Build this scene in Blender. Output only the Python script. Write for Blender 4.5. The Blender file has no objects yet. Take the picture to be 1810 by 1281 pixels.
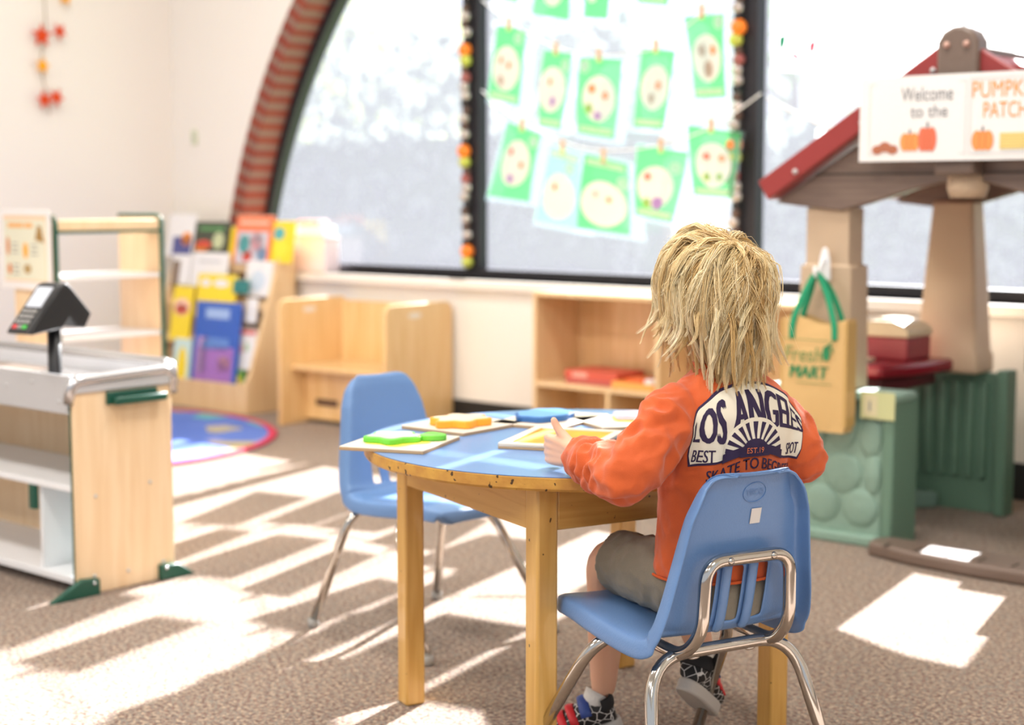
import bpy, bmesh, math, random
from mathutils import Vector, Matrix, noise
from mathutils.bvhtree import BVHTree
random.seed(7)
S = bpy.context.scene
COL = S.collection
PI = math.pi
R = math.radians

# ------------------------------------------------------------------ camera
FPX, YH, HC = 2800.0, 347.0, 1.085
PIT = math.atan((640.5 - YH) / FPX)
cd = bpy.data.cameras.new('camera'); cam = bpy.data.objects.new('camera', cd); COL.objects.link(cam)
cam.location = (0, 0, HC); cam.rotation_euler = (PI/2 - PIT, 0, 0)
cd.sensor_width = 36; cd.lens = FPX/1810*36; cd.clip_start = 0.05; cd.clip_end = 200
cd.dof.use_dof = True; cd.dof.focus_distance = 2.66; cd.dof.aperture_fstop = 2.7
S.camera = cam
# ------------------------------------------------------------------ colour management, world, sun, ceiling lamps
S.view_settings.view_transform = 'Standard'; S.view_settings.look = 'None'
S.view_settings.gamma = 1; S.view_settings.use_curve_mapping = False
S.view_settings.exposure = 0.45
w = bpy.data.worlds.new('sky'); S.world = w; w.use_nodes = True
bg = w.node_tree.nodes['Background']; bg.inputs[0].default_value = (0.86, 0.92, 1.0, 1); bg.inputs[1].default_value = 0.56
SUN = Vector((.46, .885, .60)).normalized()
sd = bpy.data.lights.new('sun', 'SUN'); sd.energy = 22; sd.angle = R(0.5); sd.color = (1, .975, .93)
so = bpy.data.objects.new('sun', sd); COL.objects.link(so)
so.rotation_euler = SUN.to_track_quat('Z', 'Y').to_euler()

# ------------------------------------------------------------------ room frame: a along the window wall, b outward
ROT = R(41); U = Vector((math.cos(ROT), -math.sin(ROT), 0)); N = Vector((math.sin(ROT), math.cos(ROT), 0))
C0 = Vector((-1.868, 8.819, 0))
def RW(a, b, z=0): return C0 + U*a + N*b + Vector((0, 0, z))
def ray(px, py):
    x = (px-905)/FPX; v = (640.5-py)/FPX; c, s = math.cos(PIT), math.sin(PIT)
    return Vector((x, c+v*s, -s+v*c))
def zpt(px, py, z):
    d = ray(px, py); return Vector((0, 0, HC)) + d*((z-HC)/d.z)
def wpt(px, py, b):           # room coordinates of a measured point on the plane parallel to the window wall
    d = ray(px, py); t = (b + C0.dot(N))/d.dot(N); P = Vector((0, 0, HC)) + d*t - C0
    return Vector((P.dot(U), b, P.z))

# ceiling lamps give the room its soft fill
def lamp(a, b, sx, sy, e):
    l = bpy.data.lights.new('ceiling_lamp_light', 'AREA'); l.shape = 'RECTANGLE'; l.size = sx; l.size_y = sy; l.energy = e
    l.color = (1, .955, .89)
    o = bpy.data.objects.new('ceiling_lamp_light', l); COL.objects.link(o)
    o.location = RW(a, b, 3.60); o.rotation_euler = (0, 0, -ROT)
LAMPS = [(2.2, -2.0), (5.2, -2.0), (2.2, -4.8), (5.2, -4.8), (8.2, -4.8), (2.2, -7.6), (5.6, -7.6), (9.0, -7.6)]
for a, b in LAMPS: lamp(a, b, 1.2, .6, 40)

# ------------------------------------------------------------------ materials
MATS = {}
def mat(name, col=(.8, .8, .8), rough=.5, metal=0, spec=.5, trans=0, coat=0, bump=None, var=None, sss=0, sheen=0):
    if name in MATS: return MATS[name]
    m = bpy.data.materials.new(name); m.use_nodes = True; nt = m.node_tree; b = nt.nodes['Principled BSDF']
    b.inputs['Base Color'].default_value = (*col, 1); b.inputs['Roughness'].default_value = rough
    b.inputs['Metallic'].default_value = metal; b.inputs['Specular IOR Level'].default_value = spec
    b.inputs['Coat Weight'].default_value = coat; b.inputs['Subsurface Weight'].default_value = sss
    b.inputs['Sheen Weight'].default_value = sheen
    if sss: b.inputs['Subsurface Radius'].default_value = (.02, .008, .004)
    tc = nt.nodes.new('ShaderNodeTexCoord')
    if var:   # (scale, second colour, amount)
        n = nt.nodes.new('ShaderNodeTexNoise'); n.inputs['Scale'].default_value = var[0]; n.inputs['Detail'].default_value = 5
        nt.links.new(tc.outputs['Object'], n.inputs['Vector'])
        r = nt.nodes.new('ShaderNodeValToRGB'); r.color_ramp.elements[0].position = .5-var[2]; r.color_ramp.elements[1].position = .5+var[2]
        r.color_ramp.elements[0].color = (*col, 1); r.color_ramp.elements[1].color = (*var[1], 1)
        nt.links.new(n.outputs['Fac'], r.inputs[0]); nt.links.new(r.outputs[0], b.inputs['Base Color'])
    if bump:  # (scale, strength)
        n = nt.nodes.new('ShaderNodeTexNoise'); n.inputs['Scale'].default_value = bump[0]; n.inputs['Detail'].default_value = 4
        nt.links.new(tc.outputs['Object'], n.inputs['Vector'])
        bp = nt.nodes.new('ShaderNodeBump'); bp.inputs['Strength'].default_value = bump[1]; bp.inputs['Distance'].default_value = .01
        nt.links.new(n.outputs['Fac'], bp.inputs['Height']); nt.links.new(bp.outputs[0], b.inputs['Normal'])
    MATS[name] = m; return m
def wood(name, c1, c2, rough=.4, stretch=(18, 18, 1.2), scale=1.0, coat=.2):
    if name in MATS: return MATS[name]
    m = mat(name, c1, rough, coat=coat); nt = m.node_tree; b = nt.nodes['Principled BSDF']
    tc = nt.nodes['Texture Coordinate']; mp = nt.nodes.new('ShaderNodeMapping'); mp.inputs['Scale'].default_value = [s*scale for s in stretch]
    n = nt.nodes.new('ShaderNodeTexNoise'); n.inputs['Scale'].default_value = 2.2; n.inputs['Detail'].default_value = 8; n.inputs['Distortion'].default_value = .6
    r = nt.nodes.new('ShaderNodeValToRGB'); r.color_ramp.elements[0].position = .32; r.color_ramp.elements[1].position = .68
    r.color_ramp.elements[0].color = (*c1, 1); r.color_ramp.elements[1].color = (*c2, 1)
    nt.links.new(tc.outputs['Object'], mp.inputs[0]); nt.links.new(mp.outputs[0], n.inputs['Vector'])
    nt.links.new(n.outputs['Fac'], r.inputs[0]); nt.links.new(r.outputs[0], b.inputs['Base Color'])
    return m
def spots(m, scale, thr, col=(.07, .035, .012)):
    nt = m.node_tree; b = nt.nodes['Principled BSDF']; tc = nt.nodes['Texture Coordinate']; src = b.inputs['Base Color'].links[0].from_socket
    n = nt.nodes.new('ShaderNodeTexNoise'); n.inputs['Scale'].default_value = scale; n.inputs['Detail'].default_value = 1
    nt.links.new(tc.outputs['Object'], n.inputs['Vector'])
    r = nt.nodes.new('ShaderNodeValToRGB'); r.color_ramp.elements[0].position = thr; r.color_ramp.elements[1].position = thr+.015
    nt.links.new(n.outputs['Fac'], r.inputs[0])
    mx = nt.nodes.new('ShaderNodeMix'); mx.data_type = 'RGBA'; mx.inputs[7].default_value = (*col, 1)
    nt.links.new(r.outputs[0], mx.inputs[0]); nt.links.new(src, mx.inputs[6]); nt.links.new(mx.outputs[2], b.inputs['Base Color'])
def translucent(name, col, fac=.5, transp=0):
    if name in MATS: return MATS[name]
    m = bpy.data.materials.new(name); m.use_nodes = True; nt = m.node_tree; nt.nodes.clear()
    o = nt.nodes.new('ShaderNodeOutputMaterial'); d = nt.nodes.new('ShaderNodeBsdfDiffuse'); t = nt.nodes.new('ShaderNodeBsdfTranslucent')
    mx = nt.nodes.new('ShaderNodeMixShader'); mx.inputs[0].default_value = fac
    d.inputs[0].default_value = (*col, 1); t.inputs[0].default_value = (*col, 1)
    nt.links.new(d.outputs[0], mx.inputs[1]); nt.links.new(t.outputs[0], mx.inputs[2])
    out = mx.outputs[0]
    if transp:
        tr = nt.nodes.new('ShaderNodeBsdfTransparent'); m2 = nt.nodes.new('ShaderNodeMixShader'); m2.inputs[0].default_value = transp
        nt.links.new(out, m2.inputs[1]); nt.links.new(tr.outputs[0], m2.inputs[2]); out = m2.outputs[0]
    nt.links.new(out, o.inputs[0]); MATS[name] = m; return m

M_wall = mat('painted_wall', (.84, .80, .745), .75, bump=(90, .06))
M_wall2 = mat('painted_wall_left', (.80, .755, .70), .75, bump=(90, .06))
M_ceil = mat('ceiling_tile', (.85, .85, .83), .9)
M_sill = mat('painted_sill', (.86, .80, .73), .45)
M_black = mat('black_rubber', (.012, .012, .013), .6)
M_frame = mat('dark_bronze_frame', (.016, .015, .02), .45, spec=.4)
M_birch = wood('birch', (.74, .50, .26), (.84, .62, .36), .38)
M_maple = wood('maple_laminate', (.80, .565, .33), (.88, .67, .44), .42, coat=.1)
M_oak = wood('honey_wood', (.62, .33, .075), (.76, .46, .135), .32, stretch=(24, 24, 1.6), coat=.35)
M_oakx = wood('honey_wood_rail', (.60, .31, .07), (.74, .44, .125), .34, stretch=(1.6, 1.6, 24), coat=.35)
M_shelfback = wood('birch_shelf', (.64, .40, .18), (.76, .52, .28), .45)
M_white = mat('white_laminate', (.83, .83, .85), .35)
M_silver = mat('silver_laminate', (.60, .60, .62), .35, metal=.25)
M_alu = mat('aluminium_edge', (.62, .62, .64), .25, metal=.9)
M_dgreen = mat('dark_green_plastic', (.01, .085, .055), .35)
M_chrome = mat('chrome', (.62, .59, .55), .12, metal=1)
M_glide = mat('grey_nylon_glide', (.35, .34, .32), .5)
M_bluep = mat('blue_chair_plastic', (.135, .262, .52), .38, bump=(260, .10), coat=.1)
M_paper = mat('white_paper', (.86, .85, .83), .6)
M_ink = mat('grey_ink', (.22, .22, .23), .7)
M_orange_ink = mat('orange_ink', (.85, .33, .06), .7)
M_tan = mat('tan_plastic', (.55, .41, .28), .55, bump=(30, .15))
M_bark = wood('brown_plank_plastic', (.15, .10, .08), (.22, .155, .12), .5, stretch=(2, 2, 22))
M_brown = mat('brown_plastic', (.165, .115, .09), .4, bump=(40, .1))
M_brown2 = mat('dark_brown_plastic', (.07, .035, .028), .3)
M_roof = mat('red_roof_plastic', (.30, .036, .034), .35, bump=(12, .1))
M_maroon = mat('maroon_plastic', (.22, .006, .016), .25)
M_house = mat('green_stone_plastic', (.23, .36, .29), .5, bump=(25, .5))
M_houseg = mat('green_panel_plastic', (.13, .235, .17), .45)
M_skin = mat('skin', (.80, .47, .32), .5, sss=.15)
M_shirt = mat('orange_cotton', (.68, .120, .022), .85, var=(14, (.58, .09, .017), .25), bump=(500, .12), sheen=.25)
M_short = mat('khaki_grey_cotton', (.235, .205, .155), .9, var=(20, (.20, .175, .13), .2), bump=(400, .15), sheen=.2)
M_navy = mat('navy_print', (.03, .016, .06), .8)
M_cream = mat('cream_print', (.84, .78, .64), .8)

def carpet():
    m = bpy.data.materials.new('speckled_carpet'); m.use_nodes = True; nt = m.node_tree; b = nt.nodes['Principled BSDF']
    b.inputs['Roughness'].default_value = .95; b.inputs['Specular IOR Level'].default_value = .1; b.inputs['Sheen Weight'].default_value = .2
    tc = nt.nodes.new('ShaderNodeTexCoord')
    n1 = nt.nodes.new('ShaderNodeTexNoise'); n1.inputs['Scale'].default_value = 95; n1.inputs['Detail'].default_value = 2
    n2 = nt.nodes.new('ShaderNodeTexNoise'); n2.inputs['Scale'].default_value = 210; n2.inputs['Detail'].default_value = 3
    n3 = nt.nodes.new('ShaderNodeTexNoise'); n3.inputs['Scale'].default_value = 3.5
    for n in (n1, n2, n3): nt.links.new(tc.outputs['Object'], n.inputs['Vector'])
    r = nt.nodes.new('ShaderNodeValToRGB'); cr = r.color_ramp; cr.interpolation = 'LINEAR'
    cr.elements[0].position = .36; cr.elements[0].color = (.10, .065, .05, 1)
    cr.elements[1].position = .64; cr.elements[1].color = (.50, .38, .27, 1)
    for p, c in ((.42, (.26, .12, .085, 1)), (.47, (.29, .225, .165, 1)), (.52, (.18, .185, .175, 1)), (.57, (.37, .26, .18, 1))):
        e = cr.elements.new(p); e.color = c
    nt.links.new(n1.outputs['Fac'], r.inputs[0])
    mx = nt.nodes.new('ShaderNodeMix'); mx.data_type = 'RGBA'; mx.blend_type = 'MULTIPLY'; mx.inputs[0].default_value = .75
    r2 = nt.nodes.new('ShaderNodeValToRGB'); r2.color_ramp.elements[0].position = .38; r2.color_ramp.elements[0].color = (.48, .48, .50, 1)
    r2.color_ramp.elements[1].position = .6; r2.color_ramp.elements[1].color = (1.25, 1.22, 1.2, 1)
    nt.links.new(n2.outputs['Fac'], r2.inputs[0]); nt.links.new(r.outputs[0], mx.inputs[6]); nt.links.new(r2.outputs[0], mx.inputs[7])
    nt.links.new(mx.outputs[2], b.inputs['Base Color'])
    bp = nt.nodes.new('ShaderNodeBump'); bp.inputs['Strength'].default_value = .5; bp.inputs['Distance'].default_value = .006
    nt.links.new(n2.outputs['Fac'], bp.inputs['Height']); nt.links.new(bp.outputs[0], b.inputs['Normal'])
    return m
M_carpet = carpet()

def screen_glass():   # tinted pane with a fine woven sun screen: lets most light straight through, scatters the rest
    m = bpy.data.materials.new('hazy_screened_glass'); m.use_nodes = True; nt = m.node_tree; nt.nodes.clear()
    o = nt.nodes.new('ShaderNodeOutputMaterial')
    tr = nt.nodes.new('ShaderNodeBsdfTransparent'); tr.inputs[0].default_value = (.93, .95, 1, 1)
    tl = nt.nodes.new('ShaderNodeBsdfTranslucent'); tl.inputs[0].default_value = (.78, .79, .97, 1)
    mx = nt.nodes.new('ShaderNodeMixShader'); mx.inputs[0].default_value = .10
    nt.links.new(tr.outputs[0], mx.inputs[1]); nt.links.new(tl.outputs[0], mx.inputs[2])
    gl = nt.nodes.new('ShaderNodeBsdfGlossy'); gl.inputs['Roughness'].default_value = .05
    m2 = nt.nodes.new('ShaderNodeMixShader'); m2.inputs[0].default_value = .03
    nt.links.new(mx.outputs[0], m2.inputs[1]); nt.links.new(gl.outputs[0], m2.inputs[2])
    nt.links.new(m2.outputs[0], o.inputs[0]); return m
M_glass = screen_glass()

# ------------------------------------------------------------------ mesh helpers
class MB:
    def __init__(s): s.v = []; s.f = []
    def add(s, vs, fs, M=None):
        o = len(s.v)
        s.v += [tuple(M @ Vector(p)) if M else tuple(p) for p in vs]
        s.f += [tuple(i+o for i in f) for f in fs]; return s
    def box(s, x0, x1, y0, y1, z0, z1, M=None):
        v = [(x, y, z) for z in (z0, z1) for y in (y0, y1) for x in (x0, x1)]
        return s.add(v, [(0, 2, 3, 1), (4, 5, 7, 6), (0, 1, 5, 4), (2, 6, 7, 3), (0, 4, 6, 2), (1, 3, 7, 5)], M)
    def prism(s, poly, a0, a1, axis='y', M=None):     # poly in the two other axes
        n = len(poly); vs = []
        for a in (a0, a1):
            for p, q in poly:
                vs.append((p, a, q) if axis == 'y' else (a, p, q) if axis == 'x' else (p, q, a))
        fs = [tuple(range(n)), tuple(range(2*n-1, n-1, -1))] + [(i, i+n, (i+1) % n+n, (i+1) % n) for i in range(n)]
        return s.add(vs, fs, M)
    def tube(s, path, r, n=12, closed=False, cap=True, M=None, squash=None):
        P = [Vector(p) for p in path]; k = len(P); rr = r if isinstance(r, (list, tuple)) else [r]*k
        T = []
        for i in range(k):
            a = P[(i-1) % k] if (closed or i > 0) else P[i]; b = P[(i+1) % k] if (closed or i < k-1) else P[i]
            T.append((b-a).normalized())
        up = Vector((0, 0, 1)) if abs(T[0].z) < .9 else Vector((1, 0, 0))
        x = T[0].cross(up).normalized(); vs = []; fs = []
        for i in range(k):
            x = (x - T[i]*x.dot(T[i])).normalized(); y = T[i].cross(x)
            q = rr[i] if isinstance(rr[i], (tuple, list)) else (rr[i], rr[i])
            for j in range(n):
                t = 2*PI*j/n; vs.append(P[i] + x*math.cos(t)*q[0] + y*math.sin(t)*q[1])
        for i in range(k if closed else k-1):
            for j in range(n):
                a = i*n+j; b = i*n+(j+1) % n; c = ((i+1) % k)*n+(j+1) % n; d = ((i+1) % k)*n+j
                fs.append((a, b, c, d))
        if cap and not closed: fs += [tuple(range(n-1, -1, -1)), tuple(range((k-1)*n, k*n))]
        return s.add(vs, fs, M)
    def lathe(s, prof, n=20, M=None):
        vs = [(r*math.cos(2*PI*j/n), r*math.sin(2*PI*j/n), z) for r, z in prof for j in range(n)]; k = len(prof)
        fs = [(i*n+j, i*n+(j+1) % n, (i+1)*n+(j+1) % n, (i+1)*n+j) for i in range(k-1) for j in range(n)]
        fs += [tuple(range(n-1, -1, -1)), tuple(range((k-1)*n, k*n))]
        return s.add(vs, fs, M)
    def ball(s, c, r, n=12, M=None):
        q = r if isinstance(r, (tuple, list)) else (r, r, r); h = n//2; vs = []; fs = []
        for i in range(h+1):
            a = PI*i/h
            for j in range(n):
                b = 2*PI*j/n; vs.append((c[0]+q[0]*math.sin(a)*math.cos(b), c[1]+q[1]*math.sin(a)*math.sin(b), c[2]+q[2]*math.cos(a)))
        for i in range(h):
            for j in range(n): fs.append((i*n+j, (i+1)*n+j, (i+1)*n+(j+1) % n, i*n+(j+1) % n))
        return s.add(vs, fs, M)
    def obj(s, name, m, parent=None, bevel=0, smooth=False, sub=0, label=None, solid=0, seg=2, weld=False):
        me = bpy.data.meshes.new(name); me.from_pydata(s.v, [], s.f); me.update()
        bm = bmesh.new(); bm.from_mesh(me)
        if weld: bmesh.ops.remove_doubles(bm, verts=bm.verts, dist=1e-5)
        bmesh.ops.recalc_face_normals(bm, faces=bm.faces); bm.to_mesh(me); bm.free()
        me.materials.append(m)
        o = bpy.data.objects.new(name, me); COL.objects.link(o)
        if parent: o.parent = parent
        if label: o['label'] = label
        if solid:
            q = o.modifiers.new('s', 'SOLIDIFY'); q.thickness = solid; q.offset = 0
        if bevel:
            q = o.modifiers.new('b', 'BEVEL'); q.width = bevel; q.segments = seg; q.limit_method = 'ANGLE'; q.angle_limit = R(40)
        if sub:
            q = o.modifiers.new('u', 'SUBSURF'); q.levels = sub; q.render_levels = sub
        if smooth or bevel or sub:
            for p in me.polygons: p.use_smooth = True
            if bevel and not smooth:
                try: me.set_sharp_from_angle(angle=R(35))
                except Exception: pass
        return o
def thing(name, label, cat, loc=(0, 0, 0), rz=0, group=None):
    o = bpy.data.objects.new(name, None); COL.objects.link(o); o.location = loc; o.rotation_euler = (0, 0, rz)
    o.empty_display_size = .1
    o['label'] = label; o['category'] = cat
    if group: o['group'] = group
    return o
def rthing(name, label, cat, a, b, z=0, rz=0, group=None): return thing(name, label, cat, RW(a, b, z), -ROT+rz, group)
def tag(o, label, cat, group=None):
    o['label'] = label; o['category'] = cat
    if group: o['group'] = group
    return o
def struct(o): o['kind'] = 'structure'; return o
def place_room(o, a=0, b=0, z=0): o.location = RW(a, b, z); o.rotation_euler = (0, 0, -ROT); return o
def textmesh(txt, size=1, font=None):
    c = bpy.data.curves.new('t', 'FONT'); c.body = txt; c.size = size; c.align_x = 'LEFT'; c.resolution_u = 3
    o = bpy.data.objects.new('t', c); COL.objects.link(o)
    dg = bpy.context.evaluated_depsgraph_get(); me = bpy.data.meshes.new_from_object(o.evaluated_get(dg))
    bpy.data.objects.remove(o); bpy.data.curves.remove(c)
    vs = [tuple(v.co) for v in me.vertices]; fs = [tuple(p.vertices) for p in me.polygons]; bpy.data.meshes.remove(me)
    return vs, fs
def flat_text(txt, x0, x1, z0, z1, y=0, italic=0, bold=0):
    """letters filling the box x0..x1, z0..z1 on a plane facing -y"""
    vs, fs = textmesh(txt); mb = MB()
    xa = min(v[0] for v in vs); xb = max(v[0] for v in vs); ya = min(v[1] for v in vs); yb = max(v[1] for v in vs)
    for dx in ([0] if not bold else [-bold, 0, bold]):
        mb.add([(x0+(v[0]-xa)/(xb-xa)*(x1-x0)+dx+italic*(v[1]-ya)/(yb-ya)*(z1-z0), y-abs(dx)*.02, z0+(v[1]-ya)/(yb-ya)*(z1-z0)) for v in vs], fs)
    return mb
def ellipse_poly(cx, cz, rx, rz, n=28, rot=0):
    out = []
    for i in range(n):
        t = 2*PI*i/n; x = rx*math.cos(t); z = rz*math.sin(t)
        out.append((cx+x*math.cos(rot)-z*math.sin(rot), cz+x*math.sin(rot)+z*math.cos(rot)))
    return out
def smooth_path(pts, k=8):
    P = [Vector(p) for p in pts]; out = []
    for i in range(len(P)-1):
        p0 = P[max(i-1, 0)]; p1 = P[i]; p2 = P[i+1]; p3 = P[min(i+2, len(P)-1)]
        for j in range(k):
            t = j/k
            out.append(.5*((2*p1)+(p2-p0)*t+(2*p0-5*p1+4*p2-p3)*t*t+(3*p1-p0-3*p2+p3)*t**3))
    out.append(P[-1]); return out
def round_path(pts, r=.05, k=6):
    P = [Vector(p) for p in pts]; out = [P[0]]
    for i in range(1, len(P)-1):
        a = (P[i-1]-P[i]); b = (P[i+1]-P[i]); rr = min(r, a.length*.49, b.length*.49); a = P[i]+a.normalized()*rr; b = P[i]+b.normalized()*rr
        for j in range(k+1):
            t = j/k; out.append(a*(1-t)**2+P[i]*2*t*(1-t)+b*t*t)
    out.append(P[-1]); return out
exec_parts = []

# ================================================================== SETTING
AC, AZ, AR = 3.63, .125, 3.16         # arch centre (along the wall, height) and radius
SILL = .70; WH = 3.7
# floor
mb = MB(); mb.box(-3, 12, -11, .0, -.05, 0); fl = struct(place_room(mb.obj('floor', M_carpet)))
# window wall: boundary of the arch with outer brick radius
BR = AR + .095
def arch_pts(r, z0, n=64):
    t0 = math.asin(max(-1, min(1, (z0-AZ)/r))); return [(AC-r*math.cos(t0+(PI-2*t0)*i/n), AZ+r*math.sin(t0+(PI-2*t0)*i/n)) for i in range(n+1)]
AP = arch_pts(BR, SILL)
mb = MB()
WD = .28
def wallslab(poly): mb.prism(poly, 0, WD, 'y')
wallslab([(-.3, 0), (9, 0), (9, SILL), (-.3, SILL)])
wallslab([(-.3, SILL), AP[0], (AP[0][0], WH), (-.3, WH)])
for i in range(len(AP)-1):
    (x0, z0), (x1, z1) = AP[i], AP[i+1]
    if i < len(AP)//2: mb.prism([(x0, z0), (x1, z1), (x1, WH) if x1 > -.3 else (x1, z1), (x0, WH)], 0, WD, 'y')
    else: mb.prism([(x0, z0), (x1, z1), (x1, WH), (x0, WH)], 0, WD, 'y')
mb.prism([AP[-1], (9, SILL), (9, WH), (AP[-1][0], WH)], 0, WD, 'y')
struct(place_room(mb.obj('wall_window', M_wall)))
mb = MB(); mb.box(-.2, 0, -11, .28, 0, WH); struct(place_room(mb.obj('wall_left', M_wall2)))
mb = MB(); mb.box(-.2, 12, -11, .28, WH, WH+.2); struct(place_room(mb.obj('ceiling', M_ceil)))
mb = MB(); mb.box(9, 9.2, -3.2, .28, 0, WH); struct(place_room(mb.obj('wall_right', M_wall)))
# baseboard
mb = MB(); mb.box(0, 9, -.012, 0, 0, .135); struct(place_room(mb.obj('baseboard_window', M_black, bevel=.004)))
mb = MB(); mb.box(0, .012, -8, 0, 0, .135); struct(place_room(mb.obj('baseboard_left', M_black, bevel=.004)))
# sill board
mb = MB(); mb.box(AP[0][0]+.05, AP[-1][0]-.05, -.035, .17, SILL-.045, SILL); struct(place_room(mb.obj('trim_sill', M_sill, bevel=.006)))
# brick arch
mb = MB(); mo = MB()
M_brick = mat('red_brick', (.20, .032, .024), .75, var=(5, (.30, .065, .03), .25), bump=(60, .3))
M_mortar = mat('mortar', (.27, .175, .135), .9)
bt = .046; gap = .030; dth = (bt+gap)/AR
t = math.asin((SILL-AZ)/AR); tend = PI-t
k = 0
while t < tend:
    tm = t + bt/AR
    q = []
    for r in (AR, BR):
        for tt in (t, tm): q.append((AC-r*math.cos(tt), AZ+r*math.sin(tt)))
    mb.prism([q[0], q[1], q[3], q[2]], -.012, .19, 'y'); t += dth; k += 1
br = struct(place_room(mb.obj('trim_1', M_brick, bevel=.003)))
n = 96; t0 = math.asin((SILL-AZ)/AR)
for i in range(n):
    ta = t0+(PI-2*t0)*i/n; tb = t0+(PI-2*t0)*(i+1)/n
    pa = [(AC-r*math.cos(tt), AZ+r*math.sin(tt)) for r in (AR+.006, BR+.004) for tt in (ta, tb)]
    mo.prism([pa[0], pa[1], pa[3], pa[2]], -.006, .22, 'y')
struct(place_room(mo.obj('trim_2', M_mortar)))
# window frame: curved dark bar, bottom rail, mullions (window_1..3 share them left to right)
GB = .19
MUL = [2.105, 3.63, 5.155]
def zarc(a, r=AR): return AZ+math.sqrt(max(0, r*r-(a-AC)**2))
mb = MB()
IN = AR-.045
for i in range(n):
    ta = t0+(PI-2*t0)*i/n; tb = t0+(PI-2*t0)*(i+1)/n
    pa = [(AC-r*math.cos(tt), AZ+r*math.sin(tt)) for r in (IN, AR) for tt in (ta, tb)]
    mb.prism([pa[0], pa[1], pa[3], pa[2]], GB-.05, GB+.03, 'y')
mb.box(AC-3.1, AC+3.1, GB-.045, GB+.035, SILL, SILL+.042)
struct(place_room(mb.obj('window_frame', M_frame)))
for i, a in enumerate(MUL):
    mb = MB(); mb.box(a-.042, a+.042, GB-.05, GB+.035, SILL+.03, zarc(a)-.01); struct(place_room(mb.obj('trim_%d' % (i+3), M_frame, bevel=.003)))
edges = [AC-math.sqrt(AR**2-(SILL+.03-AZ)**2)+.01] + MUL + [AC+math.sqrt(AR**2-(SILL+.03-AZ)**2)-.01]
for i in range(4):
    a0, a1 = edges[i], edges[i+1]; poly = [(a0, SILL+.03), (a1, SILL+.03)]
    for j in range(21):
        a = a1+(a0-a1)*j/20; poly.append((a, max(SILL+.031, zarc(a)-.02)))
    mb = MB(); mb.add([(p, GB, q) for p, q in poly], [tuple(range(len(poly)))]); struct(place_room(mb.obj('window_%d' % (i+1), M_glass)))
# ceiling lamp housings
M_diff = bpy.data.materials.new('lit_lamp_diffuser'); M_diff.use_nodes = True
M_diff.node_tree.nodes['Principled BSDF'].inputs['Emission Color'].default_value = (1, .97, .92, 1)
M_diff.node_tree.nodes['Principled BSDF'].inputs['Emission Strength'].default_value = 2.5
for a, b in LAMPS:
    t = rthing('ceiling_lamp', 'rectangular recessed ceiling lamp with white frame', 'ceiling lamp', a, b, 3.7, group='ceiling lamps')
    mb = MB(); mb.box(-.66, .66, -.36, .36, -.03, 0); mb.obj('lamp_frame', M_white, t, bevel=.005)
    mb = MB(); mb.box(-.61, .61, -.31, .31, -.036, -.03); mb.obj('diffuser', M_diff, t)

# ================================================================== OUTSIDE
M_grass = mat('grass', (.16, .26, .09), .9, var=(2, (.24, .33, .12), .3))
mb = MB(); mb.box(-30, 34, .3, 60, -.35, -.05); o = place_room(mb.obj('lawn', M_grass)); struct(o); o.name = 'ground'
M_leafA = translucent('leaf_green', (.16, .24, .10), .45)
M_leafB = translucent('leaf_grey_green', (.22, .26, .23), .45)
M_leafC = translucent('leaf_yellow_green', (.38, .42, .16), .5)
M_trunk = mat('tree_bark', (.12, .09, .07), .9)
def tree(a, b, h, r, leafm, label, n=1500, seed=0, group=None, low=.35):
    rnd = random.Random(seed); t = rthing('tree', label, 'tree', a, b, -.05, group=group)
    mb = MB(); mb.tube([(0, 0, 0), (.04, .02, h*.4), (-.03, .05, h*.75)], [.13, .09, .04], 8)
    for i in range(5):
        an = rnd.uniform(0, 2*PI); mb.tube([(0, 0, h*(.3+.08*i)), (r*.6*math.cos(an), r*.6*math.sin(an), h*(.45+.1*i))], [.05, .015], 6)
    mb.obj('trunk', M_trunk, t, smooth=True)
    mb = MB(); blobs = [(rnd.gauss(0, r*.45), rnd.gauss(0, r*.45), rnd.uniform(h*low, h*.92), rnd.uniform(.3, .55)*r) for _ in range(16)]
    for i in range(n):
        c = rnd.choice(blobs); d = Vector((rnd.gauss(0, 1), rnd.gauss(0, 1), rnd.gauss(0, 1))).normalized()*c[3]*rnd.uniform(.55, 1)
        p = Vector(c[:3])+d; s = rnd.uniform(.07, .13)
        x = Vector((rnd.gauss(0, 1), rnd.gauss(0, 1), rnd.gauss(0, .6))).normalized(); y = x.cross(Vector((rnd.gauss(0, 1), rnd.gauss(0, 1), rnd.gauss(0, 1)))).normalized()
        mb.add([p-x*s, p-y*s*.5, p+x*s, p+y*s*.5], [(0, 1, 2, 3)])
    mb.obj('foliage', leafm, t)
tree(-8.2, 9.0, 4.3, 2.1, M_leafC, 'yellow green tree outside the left window pane', 2600, 1)
tree(-13.5, 12.5, 4.6, 2.0, M_leafB, 'grey green tree far outside beyond the brick arch', 1300, 2)
tree(-3.6, 12.5, 4.2, 2.0, M_leafA, 'green tree outside behind the hanging green papers', 1300, 3)
tree(3.6, 14.5, 3.6, 1.8, M_leafB, 'grey green tree outside behind the right window pane', 1200, 4)
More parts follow.
